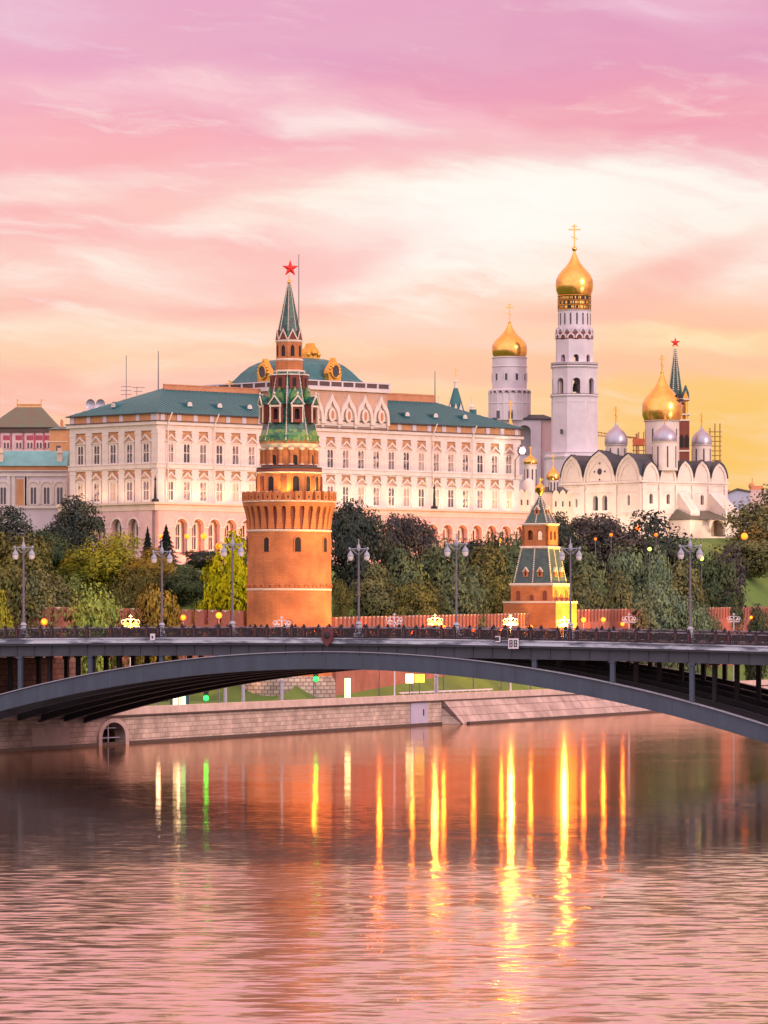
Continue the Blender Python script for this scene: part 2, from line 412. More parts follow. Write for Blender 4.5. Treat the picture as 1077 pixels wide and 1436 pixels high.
MT['stone_portal'] = brick_material('portal_stone', (.46, .24, .16), (.36, .18, .13), (.16, .09, .08), 1.3, .7, .05, 'yz', .5, .5)
MT['panel'] = material('pale_panel', (.50, .46, .60), (.42, .38, .52), .6, scale=.3)
MT['trunk'] = material('bark', (.045, .03, .025), (.025, .018, .016), .9, scale=2, bump=.3)
MT['wet'] = material('wet_stone', (.07, .04, .04), (.04, .025, .025), .5, scale=.6)
MT['asphalt'] = material('asphalt', (.11, .085, .085), (.08, .06, .065), .85, scale=.3)
MT['paving'] = material('pink_paving', (.46, .30, .26), (.36, .23, .20), .85, scale=.4)
MT['sign_white'] = material('sign_white', (.72, .68, .74), (.62, .58, .66), .5)
MT['sign_black'] = material('sign_black', (.02, .02, .025), (.012, .012, .016), .5)
MT['scaffold'] = material('scaffold_tube', (.42, .20, .06), (.30, .14, .05), .5)
MT['net'] = material('scaffold_net', (.55, .12, .05), (.40, .08, .04), .8)
MT['blue_wall'] = material('bluish_wall', (.46, .46, .62), (.38, .38, .54), .8)
E = {}
E['yellow'] = emitter('yellow_lamp', (1, .50, .06), 200)
E['orange'] = emitter('orange_lamp', (1, .17, .009), 3.4)
E['orange_dim'] = emitter('dim_orange_lamp', (1, .15, .008), 2.0)
E['white'] = emitter('white_lamp', (1, .78, .50), 26)
E['flood'] = emitter('floodlight_glass', (1, .84, .60), 120)
E['green'] = emitter('green_signal', (.006, 1, .03), 14)
E['lime'] = emitter('lime_lamp', (.55, 1, .06), 7)
E['lit_sign'] = emitter('lit_sign', (1, .86, .42), 3.2)
E['lit_sign_y'] = emitter('lit_yellow_sign', (1, .74, .06), 1.6)

def vary_panes(m, stops):
    nt = m.node_tree; N = nt.nodes; L = nt.links; b = N['Principled BSDF']
    oi = N.new('ShaderNodeObjectInfo'); r = N.new('ShaderNodeValToRGB'); e = r.color_ramp.elements; r.color_ramp.interpolation = 'CONSTANT'
    while len(e) < len(stops): e.new(.5)
    for k, (p, c) in enumerate(stops): e[k].position = p; e[k].color = (*c, 1)
    tc = N.new('ShaderNodeTexCoord'); n = N.new('ShaderNodeTexNoise'); n.inputs['Scale'].default_value = .9; L.new(tc.outputs['Object'], n.inputs['Vector'])
    ad = N.new('ShaderNodeMath'); ad.operation = 'MULTIPLY_ADD'; L.new(n.outputs['Fac'], ad.inputs[0]); ad.inputs[1].default_value = .5; L.new(oi.outputs['Random'], ad.inputs[2])
    fr = N.new('ShaderNodeMath'); fr.operation = 'FRACT'; L.new(ad.outputs[0], fr.inputs[0])
    L.new(fr.outputs[0], r.inputs[0]); L.new(r.outputs[0], b.inputs['Base Color'])
vary_panes(MT['glass_pale'], [(0, (.20, .15, .17)), (.25, (.45, .34, .28)), (.5, (.12, .10, .12)), (.7, (.60, .46, .34)), (.85, (.30, .22, .2))])
MT['glass_var'] = material('palace_glass', (.06, .055, .08), None, .1)
vary_panes(MT['glass_var'], [(0, (.07, .06, .08)), (.3, (.36, .24, .22)), (.5, (.05, .045, .06)), (.7, (.22, .16, .17)), (.85, (.45, .33, .28))])
# ------------------------------------------------------------------ terrain
P0 = Vector((-39.0, 562.0)); ED = Vector((1, 2.8)).normalized(); EN = Vector((-ED.y, ED.x))
def sdist(x, y): return (x - P0.x) * EN.x + (y - P0.y) * EN.y
def along(x, y): return (x - P0.x) * ED.x + (y - P0.y) * ED.y
def sm(a, b, t):
    t = min(1, max(0, (t - a) / (b - a))); return t * t * (3 - 2 * t)
def gz(x, y):
    s = sdist(x, y)
    tx, ty = -14.6, 690.0
    if x < tx:                                   # left of the round tower the wall turns away from the river line
        s = min(s, 20 + ((y - ty) + (x - tx) * .59) * .86)
    hill = 27.0 + 11.0 * sm(900, 1150, y) - 3.0 * sm(860, 740, y)
    return 3.9 + 4.2 * sm(12.5, 20, s) + 1.5 * sm(22, 26, s) + (hill - 9.6) * sm(25, 66, s)
def emb(px, s):
    """The point s metres inland from the quay edge in direction px."""
    k = (px - CX) / F; b = P0 + EN * s
    t = (k * b.y - b.x) / (ED.x - k * ED.y)
    return b + ED * t
def ground_sheet():
    ss = [0.9, 4, 8, 12, 14, 16, 18, 20, 22, 23, 24, 26] + list(range(29, 70, 3)) + [75, 85, 100, 130, 180, 260, 400, 700, 1300, 2500, 5000]
    tt = [-3000, -1500, -700, -300, -120, -60] + list(range(-40, 900, 10)) + [1000, 1300, 2000, 3500, 6000, 12000]
    vs = []; fs = []
    for t in tt:
        for s in ss:
            p = P0 + ED * t + EN * s; vs.append((p.x, p.y, gz(p.x, p.y)))
    n = len(ss)
    for i in range(len(tt) - 1):
        for j in range(n - 1):
            a = i * n + j; fs.append((a, a + n, a + n + 1, a + 1))
    m = MB(); m.add(vs, fs)
    return struct(m.build('ground', MT['lawn'], smooth=True, ang=80))
MT['lawn'] = material('mown_grass', (.11, .21, .03), (.065, .13, .025), .9, scale=.12, detail=8, bump=.3, bscale=3)
ground_sheet()
def ribbon(name, mat, s0, s1, t0, t1, dz):
    m = MB(); k = 40
    vs = []; fs = []
    for i in range(k + 1):
        for s in (s0, s1):
            p = P0 + ED * (t0 + (t1 - t0) * i / k) + EN * s; vs.append((p.x, p.y, 3.9 + dz))
    for i in range(k): fs.append((2*i, 2*i+2, 2*i+3, 2*i+1))
    m.add(vs, fs); return struct(m.build(name, mat))
ribbon('pavement', MT['paving'], 1.0, 3.4, -200, 700, .12)
ribbon('road', MT['asphalt'], 3.4, 11.5, -200, 700, .05)
ribbon('path', MT['paving'], 11.5, 13.6, -200, 700, .09)

def water_material():
    m = bpy.data.materials.new('river_water'); m.use_nodes = True; nt = m.node_tree; N = nt.nodes; L = nt.links
    b = N['Principled BSDF']
    b.inputs['Base Color'].default_value = (.05, .028, .03, 1)
    b.inputs['IOR'].default_value = 2.2
    g = N.new('ShaderNodeNewGeometry')
    def noise(scale, det, sx, sy):
        mp = N.new('ShaderNodeMapping'); mp.inputs['Scale'].default_value = (sx, sy, 1); L.new(g.outputs['Position'], mp.inputs[0])
        n = N.new('ShaderNodeTexNoise'); n.inputs['Scale'].default_value = scale; n.inputs['Detail'].default_value = det; n.inputs['Roughness'].default_value = .55
        L.new(mp.outputs[0], n.inputs['Vector'])
        s = N.new('ShaderNodeVectorMath'); s.operation = 'SUBTRACT'; L.new(n.outputs['Color'], s.inputs[0]); s.inputs[1].default_value = (.5, .5, .5)
        return s.outputs[0]
    def scale(v, k):
        s = N.new('ShaderNodeVectorMath'); s.operation = 'SCALE'; L.new(v, s.inputs[0])
        if isinstance(k, float): s.inputs['Scale'].default_value = k
        else: L.new(k, s.inputs['Scale'])
        return s.outputs[0]
    def add(a, c):
        s = N.new('ShaderNodeVectorMath'); s.operation = 'ADD'; L.new(a, s.inputs[0])
        if isinstance(c, tuple): s.inputs[1].default_value = c
        else: L.new(c, s.inputs[1])
        return s.outputs[0]
    # gusts: patches where the water is rougher
    gp = N.new('ShaderNodeTexNoise'); gp.inputs['Scale'].default_value = .016; gp.inputs['Detail'].default_value = 5; L.new(g.outputs['Position'], gp.inputs['Vector'])
    sp = N.new('ShaderNodeSeparateXYZ'); L.new(g.outputs['Position'], sp.inputs[0])
    am = N.new('ShaderNodeMath'); am.operation = 'MULTIPLY_ADD'; L.new(gp.outputs['Fac'], am.inputs[0]); am.inputs[1].default_value = 260; L.new(sp.outputs[1], am.inputs[2])
    mr = N.new('ShaderNodeMapRange'); mr.interpolation_type = 'SMOOTHSTEP'; mr.inputs['From Min'].default_value = 460; mr.inputs['From Max'].default_value = 330
    mr.inputs['To Min'].default_value = .024; mr.inputs['To Max'].default_value = .31; L.new(am.outputs[0], mr.inputs['Value'])
    rr = N.new('ShaderNodeMapRange'); rr.interpolation_type = 'SMOOTHSTEP'; rr.inputs['From Min'].default_value = 450; rr.inputs['From Max'].default_value = 310
    rr.inputs['To Min'].default_value = .075; rr.inputs['To Max'].default_value = .125; L.new(am.outputs[0], rr.inputs['Value']); L.new(rr.outputs[0], b.inputs['Roughness'])
    v = add(scale(noise(1.15, 3, .42, 1), mr.outputs[0]), scale(noise(3.6, 2, .6, 1), .03))
    v = add(v, scale(noise(.05, 1.5, 1, 1), .012))
    fl = N.new('ShaderNodeVectorMath'); fl.operation = 'MULTIPLY'; L.new(v, fl.inputs[0]); fl.inputs[1].default_value = (1, 1, 0)
    nv = N.new('ShaderNodeVectorMath'); nv.operation = 'NORMALIZE'; L.new(add(fl.outputs[0], (0, 0, 1)), nv.inputs[0])
    L.new(nv.outputs[0], b.inputs['Normal'])
    # a still river at a grazing angle is close to a mirror
    gl = N.new('ShaderNodeBsdfGlossy'); gl.inputs['Color'].default_value = (1.0, .80, .65, 1); L.new(rr.outputs[0], gl.inputs['Roughness']); L.new(nv.outputs[0], gl.inputs['Normal'])
    fr = N.new('ShaderNodeFresnel'); fr.inputs['IOR'].default_value = 1.6
    fm = N.new('ShaderNodeMapRange'); fm.inputs['From Min'].default_value = .25; fm.inputs['From Max'].default_value = .65; fm.inputs['To Min'].default_value = .45; fm.inputs['To Max'].default_value = .98; L.new(fr.outputs[0], fm.inputs['Value'])
    mx = N.new('ShaderNodeMixShader'); L.new(fm.outputs[0], mx.inputs[0]); L.new(b.outputs[0], mx.inputs[1]); L.new(gl.outputs[0], mx.inputs[2])
    L.new(mx.outputs[0], N['Material Output'].inputs[0])
    return m
m = MB(); m.add([(-4000, -1500, 0), (4000, -1500, 0), (4000, 9000, 0), (-4000, 9000, 0)], [(0, 1, 2, 3)])
struct(m.build('river_water', water_material()))

# ------------------------------------------------------------------ embankment
def embankment():
    ang = math.degrees(math.atan2(ED.y, ED.x))
    t = thing('embankment_wall', 'long pink granite quay wall along the far bank of the river', 'quay wall', (P0.x, P0.y, 0), ang)
    # local x along the quay, local y inland
    b615 = along(*emb(619, 0)); 
    ox = along(*emb(157, 0))
    m = MB(); arch_wall(m, -120, b615, -1.0, 3.6, [(ox, 7.6, -1.0, .9, 2.0)], 0, 1.2, 14); m.build('block_facing', MT['stone'], t)
    m = MB(); sg = 16
    for k in range(sg):
        a0, a1 = math.pi*k/sg, math.pi*(k + 1)/sg
        m.prism([(ox - 3.8*math.cos(a0), .9 + 2.0*math.sin(a0)), (ox - 4.9*math.cos(a0), .9 + 2.55*math.sin(a0)), (ox - 4.9*math.cos(a1), .9 + 2.55*math.sin(a1)), (ox - 3.8*math.cos(a1), .9 + 2.0*math.sin(a1))], -.3, .1)
    for s_ in (-1, 1): m.box(min(ox + s_*3.8, ox + s_*4.9), max(ox + s_*3.8, ox + s_*4.9), -.3, .1, -1, .9)
    m.build('outlet_surround', MT['stone_cap'], t)
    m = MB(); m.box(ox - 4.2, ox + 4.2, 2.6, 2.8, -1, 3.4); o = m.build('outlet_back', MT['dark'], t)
    m = MB(); m.box(ox - .12, ox + .12, .5, .6, -.2, 2.9); m.box(ox - 3.75, ox + 3.75, .49, .61, .85, .98); m.box(ox - 2.6, ox + 2.6, .49, .61, 2.1, 2.2)
    m.build('outlet_grille', MT['panel'], t)
    m = MB()
    m.add([(b615, -.4, 3.6), (b615 + 600, -.4, 3.6), (b615 + 600, 1.2, 3.6), (b615, 1.2, 3.6),
           (b615 + 3.2, -3.4, -1), (b615 + 600, -3.4, -1), (b615 + 600, 1.2, -1), (b615, 1.2, -1)],
          [(0, 1, 2, 3), (4, 5, 1, 0), (4, 0, 3, 7), (1, 5, 6, 2)])
    m.build('battered_facing', MT['stone_slab'], t)
    m = MB(); m.box(-120, b615 - .3, -.25, .002, -1, .38); m.box(b615 + 3.4, b615 + 600, -3.55, -3.0, -1, .35); m.build('wet_footing', MT['wet'], t)
    m = MB(); m.box(-120, b615 + 600, -.55, 1.0, 3.602, 3.78); m.build('ledge', MT['wet'], t)
    m = MB(); m.box(-120, b615 + 600, -.40, .55, 3.782, 4.75); m.build('parapet', MT['stone_cap'], t)
    m = MB(); x0 = along(*emb(575, 0)); x1 = along(*emb(599, 0)); m.box(x0, x1, -.16, -.01, .3, 3.5); m.build('pale_panel', MT['panel'], t)
    m = MB(); m.box(x0 + (x1-x0)*.7, x0 + (x1-x0)*.76, -.2, -.165, 1.5, 2.5); m.build('panel_slot', MT['dark'], t)
    return t
embankment()

# ------------------------------------------------------------------ bridge
BX, BY, BR, BW = -4.7, 511.0, -25.0, 36.0
BM = T(BX, BY, 0, BR)
def zdeck(s): return 13.85 - .0002 * (s + 15) ** 2
def ztop(s): return 12.3 - .0028 * (s + 2) ** 2
def bs(px, yl=0.0):
    """Where along the bridge (local x) direction px meets the line local y = yl."""
    k = (px - CX) / F; c, s = math.cos(R(BR)), math.sin(R(BR))
    bx, by = BX - s * yl, BY + c * yl
    return (k * by - bx) / (c - k * s)
def strip(m, s0, s1, y0, y1, zl, zh, n):
    """A bar along the bridge that follows two height curves."""
    ss = [s0 + (s1 - s0) * i / n for i in range(n + 1)]
    m.loft([[(s, y0, zl(s)), (s, y1, zl(s)), (s, y1, zh(s)), (s, y0, zh(s))] for s in ss])
def bridge():
    t = thing('arch_bridge', 'wide slate grey steel arch bridge with ornate railing spanning the river', 'bridge', (BX, BY, 0), BR)
    m = MB(); strip(m, -80, 80, .3, BW - .3, lambda s: zdeck(s) - .65, lambda s: zdeck(s) - .02, 40); m.build('deck', MT['steel_dark'], t)
    for y0, y1 in ((-.45, .55), (BW - .55, BW + .45)):
        m = MB(); strip(m, -80, 80, y0, y1, lambda s: zdeck(s) - .62, lambda s: zdeck(s) - .12, 60)
        strip(m, -80, 80, y0 - .12, y1 + .12, lambda s: zdeck(s) - .12, lambda s: zdeck(s), 60); m.build('fascia', MT['fascia_glints'], t)
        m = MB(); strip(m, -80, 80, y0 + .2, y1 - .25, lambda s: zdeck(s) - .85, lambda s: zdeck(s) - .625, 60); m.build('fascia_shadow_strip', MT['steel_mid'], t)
    for k in range(6):
        y = .35 + k * (BW - .9) / 5; outer = k in (0, 5)
        m = MB(); strip(m, -80, 80, y, y + .3, lambda s: zdeck(s) - 2.1, lambda s: zdeck(s) - .66, 60)
        x = -78.0
        while x < 78:
            m.box(x, x + .08, y - .12, y + .42, zdeck(x) - 2.05, zdeck(x) - .86); x += 2.35
        m.build('girder', MT['steel_mid'] if outer else MT['steel_dark'], t)
        m = MB(); strip(m, -58, 56, y - .05, y + .45, lambda s: ztop(s) - 1.95, lambda s: ztop(s) - .1, 70)
        r = m.build('arch_rib', MT['steel'] if k == 0 else MT['steel_dark'], t)
        m = MB(); strip(m, -58, 56, y - .28, y + .68, lambda s: ztop(s) - .1, lambda s: ztop(s) - .0, 70)
        m0 = MB()
        for i in range(24):
            x = -54 + 4.7 * i
            if k == 0: m0.box(x, x + .07, y - .075, y - .052, ztop(x) - 1.93, ztop(x) - .13)
        if k == 0: m0.build('plate_joint', MT['steel'], r)
        m.build('top_flange', MT['pole_pale'] if k == 0 else MT['steel_mid'], r)
        m = MB(); strip(m, -58, 56, y - .22, y + .62, lambda s: ztop(s) - 2.03, lambda s: ztop(s) - 1.952, 70)
        m.build('bottom_flange', MT['steel'] if k == 0 else MT['steel_mid'], r)
    # columns over the ribs
    cm = None
    for k in range(6):
        y = .6 + k * (BW - .9) / 5 - .1
        for q in (-51.7, -42.3, -32.9, -23.5, 23.5, 32.9, 42.3, 51.7):
            h = zdeck(q) - 2.1 - ztop(q)
            if cm is None:
                m = MB(); m.box(-.24, .24, -.24, .24, 0, 1); m.box(-.36, .36, -.36, .36, .93, .995); cm = m.build('column', MT['steel'], t)
                o = cm
            else: o = child(cm, t)
            if k == 1 and q == -51.7: cmd = cm.data.copy(); cmd.materials[0] = MT['steel_dark']
            if k: o.data = cmd
            o.location = (q, y, ztop(q)); o.scale = (1, 1, h)
    # cross bracing between the ribs
    bm_ = None
    for i, q in enumerate(range(-54, 55, 6)):
        m = MB(); m.box(-.12, .12, .9, BW - .9, -.3, .3)
        if bm_ is None: bm_ = o = m.build('cross_beam', MT['steel_dark'], t)
        else: o = child(bm_, t)
        o.location = (q, 0, ztop(q) - 1.0)
    # stone abutment with ledge and bosses
    m = MB(); m.box(-95, -57, 1.0, BW + 6, -1, 11.2); a = m.build('abutment', MT['stone_portal'], t)
    m = MB(); m.box(-57.2, -51.5, -6, 29.0, -1, 2.7); m.build('plinth', MT['stone_cap'], a)
    m = MB(); m.box(-57.0, -51.2, -6.2, 29.2, -1, .4); m.build('plinth_foot', MT['wet'], a)
    bo = None
    for k in range(5):
        y = .5 + k * (BW - .9) / 5
        if bo is None:
            m = MB(); m.lathe([(1.35, 0), (1.35, .5), (1.2, 1.0), (.8, 1.4), (.3, 1.55)], 14); bo = o = m.build('boss', MT['stone_cap'], a, True)
        else: o = child(bo, a)
        o.location = (-53.2, y, 2.7)
    m = MB(); m.box(55, 95, 1.0, BW + 6, -1, 11.0); m.build('abutment', MT['stone_portal'], t)
    # railings
    for yr in (-.05, BW + .05):
        rl = MB(); strip(rl, -80, 80, yr - .06, yr + .06, lambda s: zdeck(s) + 1.13, lambda s: zdeck(s) + 1.24, 60)
        rail = rl.build('railing', MT['rail'], t)
        lo = MB(); strip(lo, -80, 80, yr - .05, yr + .05, lambda s: zdeck(s) + .02, lambda s: zdeck(s) + .17, 60); lo.build('bottom_rail', MT['iron'], rail)
        post = pan = sm_ = None
        for k in range(-11, 13):
            c0 = 3.76 + 4.7 * k
            for dx in (-.76, .76):
                if post is None:
                    m = MB(); m.box(-.17, .17, -.13, .13, 0, 1.3); m.box(-.21, .21, -.17, .17, 1.3, 1.36); m.lathe([(.10, 1.36), (.14, 1.44), (.1, 1.54), (.03, 1.6)], 8)
                    post = o = m.build('railing_post', MT['iron'], rail)
                    m = MB(); m.box(-.07, .07, -.145, -.128, .2, 1.1); m.build('post_inset', MT['iron_red'], post)
                    o.location = (c0 + dx, yr, zdeck(c0 + dx))
                else: copy_tree(post, (c0 + dx, yr, zdeck(c0 + dx)), parent=rail)
            if pan is None:
                m = MB(); w = 1.35
                for i in range(17): m.box(-w + i*w/8 - .035, -w + i*w/8 + .035, -.02, .02, .17, 1.13)
                for sx_ in (-1, 1):
                    for rr, cxx, czz in ((.42, .75, .62), (.24, .75, .62), (.3, 1.25, .35), (.3, .22, .92)):
                        m.tube([(sx_*cxx + rr*math.cos(a*math.pi/8), -.03, czz + rr*math.sin(a*math.pi/8)*.95) for a in range(17)], .05, 5)
                m.box(-w, w, -.03, .03, .30, .36); m.box(-w, w, -.03, .03, .95, 1.0)
                pan = o = m.build('railing_panel', MT['iron'], rail)
                m = MB(); m.box(-.55, .55, -.03, .03, .18, .24)
                m.tube([(.42*math.cos(a*math.pi/8), -.03, .64 + .42*math.sin(a*math.pi/8)) for a in range(17)], .06, 5)
                m.tube([(-.5, -.03, .2), (.5, -.03, 1.1)], .04, 5); m.tube([(.5, -.03, .2), (-.5, -.03, 1.1)], .04, 5)
                for i in range(7): m.box(-.5 + i/6 - .03, -.5 + i/6 + .03, -.02, .02, .17, 1.13)
                sm_ = o2 = m.build('railing_medallion', MT['iron'], rail)
            else: o = child(pan, rail); o2 = child(sm_, rail)
            o.location = (c0 + 2.35, yr, zdeck(c0 + 2.35)); o2.location = (c0, yr, zdeck(c0))
    # crest at the crown
    sx_ = bs(463, 0)
    m = MB(); m.prism([(0, -1.5), (.62, -.85), (.78, .1), (.62, .45), (.2, .62), (0, .95), (-.2, .62), (-.62, .45), (-.78, .1), (-.62, -.85)], -.85, -.55)
    c = m.build('crest', MT['iron_red'], t); c.location = (sx_, 0, zdeck(sx_) + .5)
    m = MB(); m.lathe([(.42, 0), (.36, .12), (.12, .2)], 12); m.M = Matrix.Identity(4)
    e = m.build('crest_boss', MT['iron'], c); e.location = (0, -.85, -.2); e.rotation_euler = (R(90), 0, 0)
    return t
bridge()
def on_bridge(px, yl, z=0.0):
    s = bs(px, yl); p = BM @ Vector((s, yl, 0)); return Vector((p.x, p.y, zdeck(s) + z))
def bridge_boards():
    p = on_bridge(720, -.75, -.95); 
    t = thing('navigation_board', 'white navigation board with two black figure 8 marks on bridge fascia', 'sign', p, BR)
    m = MB(); m.box(-.62, .62, -.05, .05, 0, 1.15); m.build('board', MT['sign_white'], t)
    for x in (-.27, .27):
        m = MB()
        arch = [(-.17, .17), ]
        m.box(x - .19, x - .08, -.075, -.052, .2, .97); m.box(x + .08, x + .19, -.075, -.052, .2, .97)
        for z in (.2, .53, .86): m.box(x - .078, x + .078, -.075, -.052, z, z + .11)
        m.build('figure', MT['sign_black'], t)
    p = on_bridge(698, -.75, -.2)
    t = thing('channel_mark', 'black square mark with white bracket on the bridge railing', 'sign', p, BR)
    m = MB(); m.box(-.36, .36, -.05, .05, -.06, .66); m.build('board', MT['sign_black'], t)
    m = MB(); m.box(.2, .34, -.07, -.052, -.04, .64); m.box(-.3, .198, -.07, -.052, -.04, .08); m.box(-.3, .198, -.07, -.052, .52, .64); m.build('bracket', MT['sign_white'], t)
    p = on_bridge(214, -.75, -.15)
    t = thing('bridge_box', 'small white square plate with dark centre low on the railing', 'sign', p, BR)
    m = MB(); m.box(-.3, .3, -.05, .05, -.15, .6); m.build('plate', MT['sign_white'], t)
    m = MB(); m.box(-.1, .1, -.07, -.052, .05, .35); m.build('mark', MT['sign_black'], t)
bridge_boards()
def bridge_lamps():
    m = MB(); m.box(-.45, .45, -.45, .45, 0, .55); m.lathe([(.42, .55), (.46, .8), (.33, 1.0), (.30, 1.5), (.4, 1.6), (.22, 1.9)], 10)
    t = thing('bridge_lamp', '', 'street lamp', (0, 0, 0), BR, 'twin lamps along the bridge')
    m.build('pedestal', MT['pole_pale'], t)
    m = MB(); m.tube([(0, 0, 1.9), (0, 0, 5), (0, 0, 10.6)], [.15, .13, .10], 8); m.lathe([(.2, 5.0), (.23, 5.1), (.2, 5.2)], 8); m.build('pole', MT['pole'], t)
    m = MB(); m.tube([(-1.25, 0, 10.75), (1.25, 0, 10.75)], .07, 6); m.lathe([(.2, 10.5), (.26, 10.8), (.2, 11.1), (.08, 11.35), (.05, 11.9), (.01, 12.0)], 8)
    for s_ in (-1, 1): m.tube([(s_*.15, 0, 10.1), (s_*.5, 0, 10.35), (s_*.9, 0, 10.7)], .05, 5); m.lathe([(.12, 10.65), (.15, 10.78), (.1, 10.95)], 8, cx=s_*1.22)
    m.build('crossarm', MT['pole_pale'], t)
    for s_ in (-1, 1):
        m = MB(); m.lathe([(.06, 10.66), (.08, 10.5), (.2, 10.3), (.35, 10.05), (.38, 9.9), (.37, 9.82)], 12)
        h = m.build('lamp_hood', MT['pole_pale'], t, True); h.location = (s_*1.1, 0, 0)
        m = MB(); m.lathe([(.35, 9.818), (.34, 9.62), (.22, 9.35), (.05, 9.28)], 12)
        g = m.build('globe', MT['opal'], h, True)
    spots = [(33, 1.4, 'twin-headed bridge lamp left of the olive willow, nearest the photo\'s left edge'),
             (326, 1.4, 'twin-headed bridge lamp against the lime green lit tree beside the round tower'),
             (640, 1.4, 'twin-headed bridge lamp in front of the palace arcade\'s right half'),
             (968, 1.4, 'twin-headed bridge lamp below the cathedral\'s annex near the right edge'),
             (227, BW - 1.4, 'twin-headed bridge lamp rising in front of the two dark spruces'),
             (503, BW - 1.4, 'twin-headed bridge lamp just right of the round orange tower'),
             (800, BW - 1.4, 'twin-headed bridge lamp just right of the small tent-roofed tower')]
    for i, (px, yl, lab) in enumerate(spots):
        p = on_bridge(px, yl, 0)
        if i == 0: t.location = p; t['label'] = lab
        else: copy_tree(t, p, BR, lab)
bridge_lamps()
# ------------------------------------------------------------------ palace
def line_x(px, o, ang, yl):
    k = (px - CX) / F; c, s = math.cos(R(ang)), math.sin(R(ang))
    return (k * (o[1] + c * yl) - (o[0] - s * yl)) / (c - k * s)
def rect(x0, x1, y0, y1, z): return [(x0, y0, z), (x1, y0, z), (x1, y1, z), (x0, y1, z)]
PO = at(220, 880, 900); PANG = math.degrees(math.atan2(.694, .72)); PZ = 27.5; PL = 103.6; PD = 26.4
def window_mesh(w, h, ped):
    """Stone surround with two round-headed lights and, above, a pediment; its foot at z 0, its wall at y 0."""
    m = MB(); lw = w * .26
    arch_wall(m, -w/2, w/2, -.25, h + .35, [(-w*.16, lw, .1, h - lw*.6), (w*.16, lw, .1, h - lw*.6)], -.26, .25, 5, False)
    m.box(-w/2 - .15, w/2 + .15, -.4, 0, -.42, -.252); m.box(-w/2 + .2, w/2 - .2, -.2, -.13, h*.50, h*.545)
    if ped:
        m.prism([(-w/2 - .25, h + .352), (w/2 + .25, h + .352), (w/2 + .25, h + .52), (0, h + 1.62), (-w/2 - .25, h + .52)], -.22, 0)
        m.prism([(-w/2 - .4, h + .4), (-w/2 - .3, h + .3), (0, h + 1.55), (w/2 + .3, h + .3), (w/2 + .4, h + .4), (0, h + 1.92)], -.6, -.222)
        m.box(-w/2 - .3, w/2 + .3, -.5, -.224, h + .3, h + .42)
    tp = MB()
    if ped: tp.prism([(-w/2 + .05, h + .53), (w/2 - .05, h + .53), (0, h + 1.36)], -.24, -.222)  # tympanum panel, its darker beige paints the shade inside the pediment
    g = MB(); g.box(-w/2 + .1, w/2 - .1, -.12, -.02, 0, h)
    return m, g, tp
